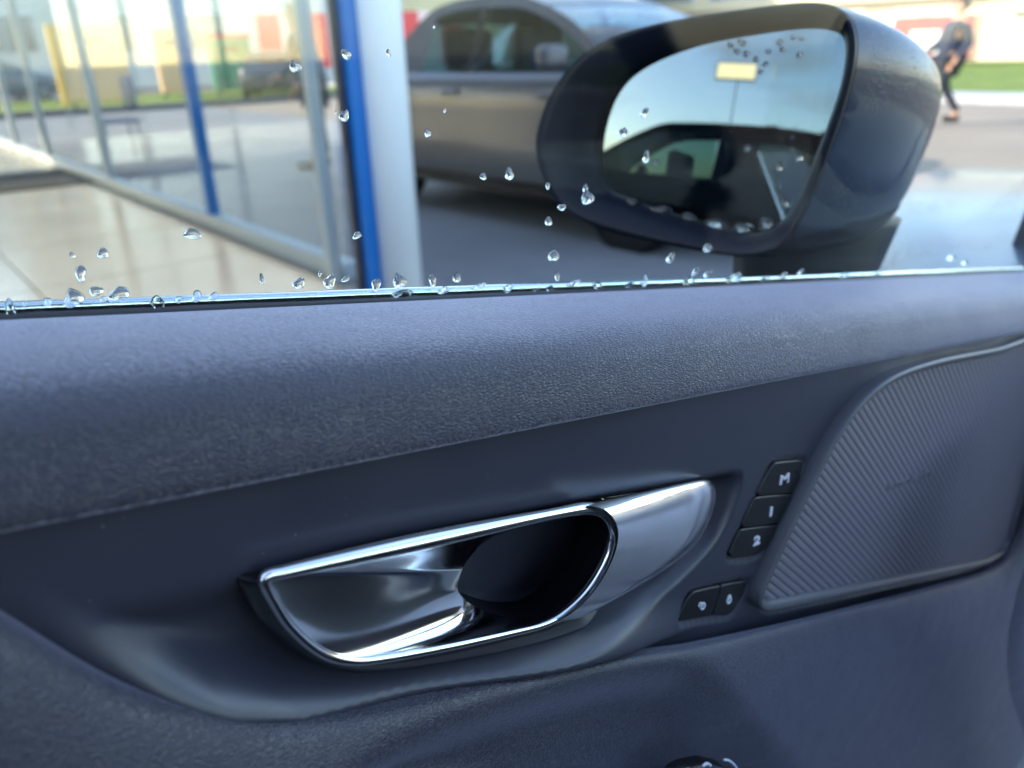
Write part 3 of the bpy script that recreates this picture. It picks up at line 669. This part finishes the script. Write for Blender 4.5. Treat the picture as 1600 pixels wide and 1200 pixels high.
for i in range(8):
    for j in range(10):
        cx, cy = FXW - .12 - ts * (i + .5), FY0 + .10 + ts * (j + .5)
        if cy + ts / 2 > FY1 or cx - ts / 2 < BX0: continue
        if tme is None: q = obj('tile', tv, tf, tilem, None, False); tme = q.data
        else: q = bpy.data.objects.new('tile', tme); col.objects.link(q)
        q.location = (cx, cy, FLOOR + .004); q.parent = slab; q.matrix_parent_inverse = world_of(slab).inverted()
RL = (-6.5, -3.9, 7.4, 14.8)                   # unseen roof opening, added to let sun onto the showroom floor
for x0_, x1_, y0_, y1_ in ((BX0 - .25, RL[0], FY0 - .25, FY1 + .25), (RL[1], FXW + .25, FY0 - .25, FY1 + .25), (RL[0], RL[1], FY0 - .25, RL[2]), (RL[0], RL[1], RL[3], FY1 + .25)):
    box('roof', ((x0_ + x1_) / 2, (y0_ + y1_) / 2, CEIL + .2), (x1_ - x0_, y1_ - y0_, .4), wallm, b)
box('added_roof_glazing', ((RL[0] + RL[1]) / 2, (RL[2] + RL[3]) / 2, CEIL + .3), (RL[1] - RL[0] - .01, RL[3] - RL[2] - .01, .03), pane_mat('added_roof_glass', (.85, .85, .83), .8), b)
box('sun_block_wall', ((-1.3 + BX0) / 2, FY0 + .02, 2.05), (BX0 * -1 - 1.3, .2, 4.0), wallm, b)  # unseen walls made solid to keep the sun off the car
box('sun_block_wall', (BX0 + .1, (FY0 + FY1) / 2, 2.05), (.2, FY1 - FY0 - .2, 4.0), wallm, b)
# corner: round white column with a flat blue frame member on its showroom side
cc = PZ(612, 455, FLOOR); cx_, cy_ = 2.03, 3.37
cyl('corner_column', (cx_, cy_, 0), (cx_, cy_, CEIL), .108, white, b, n=40)
box('corner_frame', (cx_ - .138, cy_ + .055, CEIL / 2 + .05), (.078, .10, CEIL - .1), bluem, b, .004)
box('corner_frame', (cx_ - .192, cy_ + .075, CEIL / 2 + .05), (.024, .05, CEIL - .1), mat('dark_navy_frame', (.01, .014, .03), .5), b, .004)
# east front: sill, mullions, panes
box('sill', (FXW, (FY0 + FY1) / 2 + .1, FLOOR + .05), (.10, FY1 - FY0 - .25, .10), greyf, b, .006)
my = [3.62, 5.64, 8.35, 11.1, 13.2, FY1]
for i, y in enumerate(my):
    if i: 
        box('mullion', (FXW, y, CEIL / 2 + .1), (.075, .09, CEIL - .2), bluem if i in (1,) else greyf, b, .004)
        a0, a1 = my[i - 1] + .046, y - .046
        v, f = box_geo((FXW, (a0 + a1) / 2, (CEIL + FLOOR + .1) / 2), (.012, a1 - a0, CEIL - FLOOR - .12)); obj('pane', v, f, M['facade'], b, False)
box('down_pipe', (FXW - .10, 3.66, 1.9), (.06, .06, 3.6), greyf, b, .01)
box('rail', (FXW, (3.7 + 15) / 2, 2.55), (.085, 11.3, .12), greyf, b, .006)
# north front
for i, x in enumerate((-5.6, -3.8, -2.0, -.4, .75)):
    box('mullion', (x, FY1, CEIL / 2 + .1), (.10, .08, CEIL - .2), greyf, b, .004)
v, f = box_geo(((FXW + BX0) / 2, FY1, (CEIL + FLOOR) / 2), (FXW - BX0 - .3, .012, CEIL - FLOOR - .02)); obj('pane', v, f, M['facade'], b, False)
# near front: one wide pane between the column and the wall
v, f = box_geo(((FXW - 1.3) / 2, FY0 + .06, (CEIL + FLOOR) / 2), (FXW + 1.3 - .26, .012, CEIL - FLOOR - .04)); obj('pane', v, f, M['facade'], b, False)
tag(box('door_mat', tuple(PZ(25, 287, FLOOR + .018) + np.array((0, .2, 0))), (1.5, 1.5, .012), mat('mat_fibre', (.03, .03, .033), .9)), 'dark rectangular mat on the pale showroom floor', 'mat')

# chair frame with thin dark legs standing in the showroom
ch = empty('chair', tuple(PZ(190, 250, FLOOR + .01)), 'thin dark framed chair standing on the showroom floor', 'chair')
o0 = PZ(195, 252, FLOOR + .011); chm = mat('dark_chair', (.02, .022, .03), .4)
for dx in (-.2, .2):
    for dy in (-.2, .2): cyl('leg', o0 + np.array((dx, dy, 0)), o0 + np.array((dx * .9, dy * .9, .45)), .014, chm, ch, n=10)
box('seat', o0 + np.array((0, 0, .47)), (.44, .44, .05), mat('blue_seat', (.02, .06, .2), .6), ch, .02)
box('backrest', o0 + np.array((.20, 0, .78)), (.05, .42, .36), mat('blue_back', (.02, .06, .2), .6), ch, .02)

# ================================================================== things beyond the showroom and across the road
def container(name, label, px, py, dist_y, wdt, hgt, dep, body, side=None, lid=None, cat='container', rot=0.0, group=None):
    p = PZ(px, py, .02); e = empty(name, tuple(p), label, cat, group, rot)
    def add(nm, c, s, m, bev=.03):
        v, f = box_geo(c, s); o = obj(nm, v, f, m, None, False); o.parent = e; q = o.modifiers.new('b', 'BEVEL'); q.width = bev; q.segments = 2; return o
    add('body', (0, 0, hgt / 2 + .08), (wdt, dep, hgt - .16), body)
    if side: add('side_panel', (-wdt / 2 - .06, 0, hgt / 2 + .05), (.16, dep * 1.02, hgt - .1), side)
    if lid:
        add('lid', (0, 0, hgt + .03), (wdt * 1.06, dep * 1.06, .14), lid)
    for sx in (-1, 1):
        for sy in (-1, 1): add('wheel' if lid else 'foot', (sx * wdt * .4, sy * dep * .38, .05), (.12, .10, .10), M['black'], .02)
    add('slot', (0, -dep / 2 - .008, hgt * .80), (wdt * .36, .03, hgt * .08), M['black'], .008)
    return e
tan = mat('tan_panel', (.55, .33, .12), .6, noise=(1, .1)); yel = mat('yellow_panel', (.75, .42, .01), .5); grn = mat('green_plastic', (.03, .20, .08), .45); redm = mat('red_plastic', (.55, .02, .02), .4); cream = mat('cream_panel', (.75, .62, .36), .7, noise=(1, .06))
container('recycling_container', 'tan recycling container with a yellow end panel, seen through the showroom', 160, 168, 0, 1.75, 2.25, 1.2, tan, side=yel, rot=R(-10))
container('recycling_container', 'narrow tan recycling container behind the middle of the showroom glass', 277, 152, 0, .95, 2.3, 1.0, tan, rot=R(-12))
container('wheeled_bin', 'green wheeled bin with red lid beyond the showroom', 368, 146, 0, 1.45, 2.0, 1.1, grn, lid=redm, cat='bin', rot=R(-15))
parked_car('parked_car', 'dark car parked on the far verge at the picture edge', tuple(PZ(-5, 160, 0)), R(20), paint('graphite_paint', (.05, .055, .06), .3), seats=False)
parked_car('parked_car', 'black car standing next to the green bin', tuple(PZ(432, 150, 0)), R(60), paint('jet_paint', (.015, .017, .022), .3), seats=False)

def house(name, label, c, s, rotz, wall, rows_, cols_, win, roof=None, door=True, cat='building'):
    e = empty(name, (c[0], c[1], 0), label, cat, None, rotz)
    def add(nm, cc_, ss, m, par=None):
        v, f = box_geo(cc_, ss); o = obj(nm, v, f, m, None, False); o.parent = par or e; return o
    add('wall', (0, 0, s[2] / 2), s, wall)
    add('roof', (0, 0, s[2] + .15), (s[0] + .5, s[1] + .5, .3), roof or greyf)
    for i in range(rows_):
        for j in range(cols_):
            wz = s[2] * (i + .62) / rows_; wy = -s[1] / 2 + s[1] * (j + .5) / cols_; ww = s[1] / cols_ * .5; wh = s[2] / rows_ * .45
            o = add('window', (-s[0] / 2 - .02, wy, wz), (.10, ww, wh), greyf); add('pane', (-s[0] / 2 - .08, wy, wz), (.03, ww * .86, wh * .84), win, o)
    return e
glz = mat('far_window', (.10, .13, .16), .08, spec=.8)
# long pale commercial wall across the road
bb = empty('shop_building', (54, 24, 0), 'sunlit cream commercial building with roller doors across the road', 'building')
crm = mat('cream_render', (.56, .47, .32), .85, noise=(.3, .06)); beam_m = mat('beam_brown', (.22, .17, .12), .7)
p0 = PZ(1560, 97, 0); ang = R(10)
bb.location = (p0[0], p0[1], 0); bb.rotation_euler = (0, 0, ang)
def badd(nm, cc_, ss, m, par=None):
    v, f = box_geo(cc_, ss); o = obj(nm, v, f, m, None, False); o.parent = par or bb; return o
badd('wall', (5, 14, 3.5), (9, 64, 7.0), crm)
badd('fascia', (.42, 14, 3.25), (.25, 64, .30), beam_m)
badd('roof', (5, 14, 7.15), (9.6, 64.6, .3), greyf)
for k, yy in enumerate((-5.0, -.6, 4.2)):
    d_ = badd('roller_door', (.46, yy, 1.5), (.12, 3.4, 2.9), mat('door_cream', (.66, .58, .42), .6)); badd('vent', (.36, yy, 2.35), (.1, .8, .22), M['black'], d_)
for k in range(5): 
    w_ = badd('window', (.44, 10 + k * 5.5, 5.0), (.16, 4.4, 2.2), greyf); badd('pane', (.34, 10 + k * 5.5, 5.0), (.06, 4.1, 1.95), glz, w_)
for k in range(6):
    badd('panel', (.46, 9 + k * 3.2, 1.7), (.12, 2.9, 2.5), mat('panel_%d' % k, ((.80, .74, .60), (.55, .56, .55))[k % 2], .7))
# red and white van in front of it
def van(label, p, rotz, c1, c2):
    e = empty('delivery_van', tuple(p), label, 'van', None, rotz)
    def add(nm, c, s, m, bev=.08):
        v, f = box_geo(c, s); o = obj(nm, v, f, m, None, False); o.parent = e; q = o.modifiers.new('b', 'BEVEL'); q.width = bev; q.segments = 3; return o
    add('cargo_body', (-.6, 0, 1.25), (3.4, 1.9, 1.9), c1); add('cab', (1.75, 0, 1.0), (1.5, 1.85, 1.4), c2, .25); add('windscreen', (2.05, 0, 1.45), (.9, 1.6, .5), glz, .15)
    for sx in (-1.5, 1.6):
        for sy in (-.95, .8):
            v, f = cyl_geo((sx, sy, .36), (sx, sy + .15, .36), .36, n=28); o = obj('wheel', v, f, tyrem, None); o.parent = e
    add('side_panel', (-.4, .96, 1.1), (1.3, .05, 1.0), c2, .02); add('side_panel', (-.4, -.96, 1.1), (1.3, .05, 1.0), c2, .02)
vr = paint('van_red', (.55, .01, .03), 0); vw = paint('van_white', (.8, .78, .74), 0)
van('red van with white side panel parked across the road', PZ(1432, 106, 0), R(100), vr, vw)
van('white van with red cab beside the red van', PZ(1330, 104, 0), R(100), vw, vr)
# northern side: pale blocks and a red hoarding seen through the showroom
house('white_block', 'bright white apartment block beyond the verge, behind the showroom', (16, 52), (12, 18, 13), R(75), mat('white_render', (.55, .54, .50), .8), 3, 4, glz)
house('grey_block', 'grey commercial block behind the showroom at the picture edge', (2, 56), (14, 16, 9), R(85), mat('grey_render', (.45, .48, .50), .8), 2, 5, glz)
house('cream_block', 'cream building behind the parked grey hatchback', (38, 50), (14, 24, 8), R(40), cream, 2, 5, glz)
hd = empty('hoarding', (19, 33, 0), 'red and white banner hoarding beyond the bins', 'hoarding', None, R(60))
for k in range(9):
    v, f = box_geo((0, -4 + k * 1.0, 1.9), (.06, .96, 2.2)); o = obj('banner', v, f, (mat('banner_red', (.62, .05, .06), .6) if k == 0 else bpy.data.materials['banner_red']) if k % 2 == 0 else (mat('banner_pale', (.75, .55, .52), .6) if k == 1 else bpy.data.materials['banner_pale']), None, False); o.parent = hd
    v, f = cyl_geo((.06, -4.5 + k, 0), (.06, -4.5 + k, 3.1), .03, n=8); o = obj('post', v, f, greyf, None); o.parent = hd

# ================================================================== people
def skin_mesh(name, joints, edges, m, parent, sub=2):
    me = bpy.data.meshes.new(name); me.from_pydata([j[0] for j in joints], edges, []); o = bpy.data.objects.new(name, me); col.objects.link(o)
    o.modifiers.new('skin', 'SKIN'); sd_ = o.modifiers.new('sub', 'SUBSURF'); sd_.levels = sub; sd_.render_levels = sub
    if not me.skin_vertices: me.attributes
    for i, j in enumerate(joints):
        me.skin_vertices[0].data[i].radius = j[1] if hasattr(j[1], '__len__') else (j[1], j[1]); me.skin_vertices[0].data[i].use_root = (i == 0)
    dg = bpy.context.evaluated_depsgraph_get(); bpy.context.view_layer.update()
    nm = bpy.data.meshes.new_from_object(o.evaluated_get(bpy.context.evaluated_depsgraph_get())); o.modifiers.clear(); o.data = nm
    nm.materials.clear(); nm.materials.append(m); nm.polygons.foreach_set('use_smooth', [True] * len(nm.polygons)); o.parent = parent
    return o
skinm = mat('skin', (.50, .26, .17), .55); 
def person(label, p, rotz, top, trs, hair, stride=.26, lean=.10, shoe=None):
    e = empty('person', tuple(p), label, 'person', None, rotz); s = stride
    # local x = walking direction
    P_ = [((0, 0, .93), (.14, .17)), ((lean * .5, 0, 1.12), (.12, .15)), ((lean, 0, 1.36), (.13, .19)), ((lean * 1.2, 0, 1.49), .06), ((lean * 1.3 + .02, 0, 1.62), (.085, .075)), ((lean * 1.3 + .02, 0, 1.72), (.075, .065)),
          ((lean, .21, 1.40), .062), ((lean - .10, .25, 1.14), .046), ((lean + .06, .24, .93), .036), ((lean + .10, .235, .85), (.03, .04)),
          ((lean, -.21, 1.40), .062), ((lean + .08, -.25, 1.15), .046), ((lean + .28, -.22, 1.02), .036), ((lean + .36, -.21, 1.0), (.03, .04)),
          ((0, .10, .86), .095), ((s * .7, .10, .50), .068), ((s, .10, .10), .045), ((s + .14, .10, .04), (.04, .035)),
          ((0, -.10, .86), .095), ((-s * .3, -.10, .50), .068), ((-s * 1.3, -.10, .16), .045), ((-s * 1.3 + .12, -.10, .06), (.04, .035))]
    E_ = [(0, 1), (1, 2), (2, 3), (3, 4), (4, 5), (2, 6), (6, 7), (7, 8), (8, 9), (2, 10), (10, 11), (11, 12), (12, 13), (0, 14), (14, 15), (15, 16), (16, 17), (0, 18), (18, 19), (19, 20), (20, 21)]
    skin_mesh('body', P_, E_, skinm, e)
    def rad(i, k): r_ = P_[i][1]; return tuple(x * k for x in r_) if hasattr(r_, '__len__') else r_ * k
    J = lambda idx, k: [(P_[i][0], rad(i, k)) for i in idx]
    skin_mesh('jacket', J([1, 2, 6, 7, 8, 10, 11, 12], 1.38) + [((0, 0, .90), (.165, .195)), ((lean * 1.15, 0, 1.46), .085)], [(0, 1), (1, 2), (2, 3), (3, 4), (1, 5), (5, 6), (6, 7), (0, 8), (1, 9)], top, e)
    skin_mesh('trousers', J([0, 14, 15, 16, 18, 19, 20], 1.12), [(0, 1), (1, 2), (2, 3), (0, 4), (4, 5), (5, 6)], trs, e)
    hx = lean * 1.3 - .005; skin_mesh('hair', [((hx, 0, 1.67), (.09, .085)), ((hx + .0, 0, 1.745), (.082, .075)), ((hx - .03, 0, 1.60), (.06, .07))], [(0, 1), (0, 2)], hair, e)
    hxf = lean * 1.3 + .02
    for dy in (-.03, .03): v, f = cyl_geo((hxf + .080, dy, 1.665), (hxf + .088, dy, 1.665), .011, n=10); o = obj('eye', v, f, M['black'], None); o.parent = e
    v, f = cyl_geo((hxf + .078, 0, 1.655), (hxf + .108, 0, 1.625), .010, .016, 8); o = obj('nose', v, f, skinm, None); o.parent = e
    v, f = box_geo((hxf + .082, 0, 1.592), (.012, .045, .012)); o = obj('mouth', v, f, mat('lips', (.4, .13, .11), .5), None, False); o.parent = e
    for dy in (-1, 1): v, f = box_geo((hxf, dy * .082, 1.65), (.04, .02, .06)); o = obj('ear', v, f, skinm, None, False); o.parent = e
    for i in (17, 21):
        c = np.array(P_[i][0]); v, f = box_geo((c[0] - .03, c[1], c[2] + .005), (.25, .10, .09)); o = obj('shoe', v, f, shoe or M['black'], None, False); o.parent = e; q = o.modifiers.new('b', 'BEVEL'); q.width = .035; q.segments = 3
    # hands: palm with five short bent fingers
    for i, sg in ((9, 1), (13, -1)):
        c = np.array(P_[i][0]); js = [(tuple(c), (.022, .034)), (tuple(c + (.03, 0, -.03)), (.018, .036))]; es = [(0, 1)]
        for k in range(4):
            a = c + (.035, -.03 + .02 * k, -.05); b2 = a + (.018, 0, -.035 - .004 * (k in (1, 2))); n0 = len(js); js += [(tuple(a), .009), (tuple(b2), .008)]; es += [(1, n0), (n0, n0 + 1)]
        a = c + (.04, -sg * .035, -.01); b2 = a + (.02, -sg * .01, -.03); n0 = len(js); js += [(tuple(a), .010), (tuple(b2), .009)]; es += [(0, n0), (n0, n0 + 1)]
        skin_mesh('hand', js, es, skinm, e, 1)
    return e
navy_j = mat('navy_jacket', (.015, .022, .045), .7); grey_j = mat('blue_grey_jacket', (.05, .08, .13), .75)
person('person in dark navy jacket and trousers walking across the road', PZ(1464, 194, .005), R(141), navy_j, mat('dark_trousers', (.012, .015, .028), .8), mat('dark_hair', (.03, .02, .015), .6), lean=-.04)
person('figure in blue-grey jacket added in place of a reflection in the showroom glass', PZ(505, 262, .005), R(150), grey_j, mat('grey_trousers', (.10, .12, .14), .8), mat('fair_hair', (.45, .30, .14), .6), stride=.05)  # added figure, stands in for one reflected in the glass

# ================================================================== rain
def drop_mesh(w_, h_, seed, tail=False, n=30, m=10):
    """flattened dome with a ragged outline, base on the glass (local x right, z up, +y away from the cabin)"""
    g = np.random.default_rng(seed); an = np.linspace(0, 2 * math.pi, n, endpoint=False)
    rr = 1 + .14 * np.sin(an * 2 + g.uniform(0, 6)) + .10 * np.sin(an * 3 + g.uniform(0, 6)) + .03 * np.sin(an * 5 + g.uniform(0, 6))
    ox, oz = w_ / 2 * rr * np.cos(an), h_ / 2 * rr * np.sin(an)
    if tail: oz = np.where(oz > 0, oz * 1.35, oz); ox = np.where(oz > 0, ox * (1 - .55 * np.clip(oz / h_, 0, 1)), ox)
    w_ *= .88; h_ *= .88; ox *= .88; oz *= .88; hgt = .24 * min(w_, h_); V = []
    for k in range(m):
        q = k / m; s_ = math.cos(q * math.pi / 2); V += [(a * s_, hgt * math.sin(q * math.pi / 2)**1.25, b_ * s_ - h_ * .06 * q) for a, b_ in zip(ox, oz)]
    V.append((0, hgt, -h_ * .06)); F_ = grid_faces(m, n, True, flip=True); t_ = m * n - n
    F_ += [(t_ + (i + 1) % n, t_ + i, m * n) for i in range(n)]; F_.append(tuple(range(n)))
    return V, F_
DROPS = [(16, 482, 16, 30), (115, 467, 36, 26), (186, 459, 32, 26), (150, 455, 20, 20), (161, 467, 12, 9), (247, 475, 24, 24), (126, 427, 18, 28), (113, 399, 10, 10), (161, 396, 20, 16), (301, 366, 30, 18), (308, 463, 18, 20), (280, 468, 12, 14), (334, 463, 14, 16), (40, 474, 10, 8), (75, 471, 14, 14),
         (409, 436, 8, 18), (467, 443, 20, 22), (500, 428, 8, 8), (515, 440, 24, 24), (540, 436, 16, 10), (588, 445, 18, 22), (624, 440, 26, 22), (629, 461, 40, 18), (676, 437, 14, 24), (714, 434, 16, 16), (694, 454, 22, 10), (750, 447, 22, 12), (795, 450, 14, 16), (796, 272, 16, 20), (461, 105, 20, 18), (541, 85, 16, 18), (607, 83, 9, 12),
         (538, 181, 16, 22), (525, 175, 5, 6), (558, 368, 16, 12), (668, 208, 12, 14), (695, 173, 5, 8), (678, 42, 5, 5), (755, 276, 12, 12), (865, 400, 18, 20), (857, 346, 14, 14), (871, 432, 10, 14), (898, 442, 20, 10), (878, 324, 14, 12), (856, 290, 8, 12), (918, 310, 24, 20), (915, 294, 10, 14),
         (1048, 403, 14, 18), (1106, 388, 16, 14), (1087, 425, 14, 12), (1106, 428, 14, 12), (935, 447, 12, 16), (985, 447, 14, 16), (1008, 440, 10, 18), (1078, 441, 18, 18), (1149, 436, 20, 24), (1196, 438, 12, 16), (973, 208, 18, 16), (1007, 177, 16, 16), (1010, 245, 12, 20), (1486, 403, 14, 12), (1507, 411, 10, 10), (1375, 425, 10, 8), (840, 455, 12, 12), (860, 452, 12, 14), (1320, 432, 12, 12), (1226, 430, 10, 10), (1252, 425, 10, 10)]
YD = YG + .0043
ORD = 'first second third fourth fifth sixth seventh eighth ninth tenth eleventh twelfth thirteenth fourteenth fifteenth sixteenth seventeenth eighteenth nineteenth twentieth twenty-first twenty-second twenty-third twenty-fourth'.split()
def number(objs, phrase):     # tells alike drops apart by their place in the row, counted from the left
    for k, (x, o) in enumerate(sorted(objs, key=lambda q: q[0])): o['label'] = ORD[k] + ' ' + phrase + ' from the left'
def drop_label(x, y, w_, h_):
    if (x, y) == (629, 461): return 'large splashed water drop at the foot of the white column', None
    if (x, y) == (186, 459): return 'largest round raindrop low on the glass over the pale floor', None
    if (x, y) == (115, 467): return 'wide flat raindrop touching the glass foot near the left edge', None
    if (x, y) == (247, 475): return 'round bead sitting on the bright moulding, third from the left edge', None
    if (x, y) == (301, 366): return 'lone wide raindrop over the middle of the showroom floor', None
    if (x, y) == (461, 105): return 'lone raindrop in front of the red hoarding', None
    if (x, y) == (796, 272): return 'oval raindrop in front of the grey hatchback door sill', None
    if (x, y) == (865, 400): return 'raindrop over bare asphalt below the mirror corner', None
    if x in (973, 1007, 1010): return 'small raindrop on the pane in front of the mirror glass', 'raindrops in front of the mirror glass'
    if y < 300 and x < 640: return 'small raindrop on the pane in front of the blue corner frame', 'raindrops by the corner column'
    if x >= 1200: return 'small raindrop low on the pane by the mirror foot', 'raindrops at the front of the pane'
    if y < 330: return 'tiny raindrop in front of the parked grey hatchback', 'raindrops over the grey hatchback'
    if x < 600: return 'small raindrop low on the pane over the showroom floor', 'raindrops over the showroom floor'
    return 'small raindrop along the glass foot between column and mirror', 'raindrops between column and mirror'
GRP = {}
for i, (x, y, w_, h_) in enumerate(DROPS):
    p = PY(x, y, YD); dpt = np.linalg.norm(p - Cc); sc_ = dpt / math.hypot(FPX, math.hypot(x - 800, y - 600))
    ang = abs(ray(x, y)[1]) / np.linalg.norm(ray(x, y)[:2]); gw = w_ * sc_ / max(.35, ang)       # the pane is seen at a slant
    v, f = drop_mesh(gw, h_ * sc_, 100 + i, tail=(i % 4 == 1))
    o = obj('water_drop', v, f, M['water']); o.location = p
    lb, gr = drop_label(x, y, w_, h_); tag(o, lb, 'water drop', gr); GRP.setdefault(lb, []).append((x, o))
for lb, os_ in GRP.items():
    if len(os_) > 1: number(os_, lb)
GRP = {}
# drops standing on the mirror glass
MD = [(985, 318, 34, 18), (1030, 330, 40, 20), (1075, 342, 34, 20), (1118, 350, 38, 20), (1160, 356, 34, 18), (1195, 350, 24, 20), (1225, 318, 12, 14), (1168, 232, 14, 12), (1215, 262, 18, 16), (1246, 248, 16, 14), (1248, 85, 9, 9), (1222, 77, 9, 9), (1217, 66, 10, 9), (1195, 100, 9, 8), (1180, 92, 9, 9), (1165, 84, 10, 9), (1158, 66, 14, 10), (1150, 80, 9, 8), (1140, 70, 9, 8), (1252, 60, 8, 8), (1238, 58, 8, 7), (1188, 112, 8, 7), (1200, 80, 8, 8), (1022, 254, 9, 9)]
ex = np.cross(np.array((0, 0, 1.0)), -MN); ex /= np.linalg.norm(ex); ez = np.cross(-MN, ex)
for i, (x, y, w_, h_) in enumerate(MD):
    p = PP(x, y, M0 - MN * .0155, MN); sc_ = np.linalg.norm(p - Cc) / math.hypot(FPX, math.hypot(x - 800, y - 600))
    v, f = drop_mesh(w_ * sc_ * 1.05, h_ * sc_, 300 + i); v = np.array(v)
    P = np.outer(v[:, 0], ex) + np.outer(v[:, 1], MN) + np.outer(v[:, 2], ez)
    o = obj('water_drop', P, f, M['water']); o.location = p
    tag(o, 'water bead along the lower edge of the mirror glass' if i < 6 else 'tiny water bead on the upper or inner mirror glass', 'water drop', 'beads along the mirror foot' if i < 6 else 'beads on the mirror glass'); GRP.setdefault(o['label'], []).append((x, o))
for lb, os_ in GRP.items(): number(os_, lb)
# continuous fine wetness along the inner lip, dust specks on the trim
parts = []
for k in range(260):
    X = rng.uniform(-.02, .55); r_ = rng.uniform(.0004, .0011); v, f = drop_mesh(r_ * rng.uniform(1.5, 4), r_ * 1.6, 1000 + k, n=8, m=3)
    parts.append((np.array(v) + np.array((X, YD - .0003, T2(X, TG + rng.uniform(-.0022, -.0002)))), f))
v, f = merge(parts); tag(obj('fine_beads', v, f, M['water']), 'fine beads of water along the foot of the window glass', 'water', None, 'stuff')
parts = []
for k in range(40):
    x, y = rng.uniform(60, 1150), rng.uniform(650, 1090)
    p = PY(x, y, YP - .0002)
    yy = float(panel_y(np.array([p[0]]), np.array([p[2]]))[0]); r_ = rng.uniform(.00005, .00014)
    parts.append(([(p[0] + a * r_ * rng.uniform(.6, 1.6), yy - .00012 - (0.0001 if c else 0), p[2] + b_ * r_) for a, b_, c in ((-1, -1, 0), (1, -1, 0), (1, 1, 0), (-1, 1, 0), (0, 0, 1))], [(0, 1, 4), (1, 2, 4), (2, 3, 4), (3, 0, 4)]))
v, f = merge(parts); tag(obj('dust', v, f, mat('dust', (.5, .5, .52), .9)), 'fine dust specks on the satin door trim', 'dust', None, 'stuff')

# glowing panel and mast added behind the black car for the mirror's warm patch
_p = PP(1150, 112, M0 - MN * .016, MN); _n = MN + (_p - gcn) / RAD; _n /= np.linalg.norm(_n); _d = ray(1150, 112); _r = _d - 2 * (_d @ _n) * _n; _r /= np.hypot(_r[0], _r[1])
lp = _p + _r * 17.0
mast = empty('added_glow_panel', (lp[0], lp[1], 0), 'added warm glowing panel on a mast, for the warm patch in the wing mirror', 'glow panel')
glow = mat('warm_glow', (.8, .6, .35), .5, emit=((1.0, .72, .38), 2.2)); mastm = mat('mast_steel', (.35, .37, .4), .5, metal=.6)
cyl('mast', (lp[0], lp[1] - .1, 0), (lp[0], lp[1] - .1, lp[2] + .2), .028, mastm, mast, n=12)
box('glow_panel_back', (lp[0] + .02, lp[1], lp[2]), (.16, 1.6, .66), mastm, mast, .03)
box('glow_panel_face', (lp[0] + .105, lp[1], lp[2]), (.03, 1.5, .56), glow, mast, .01)
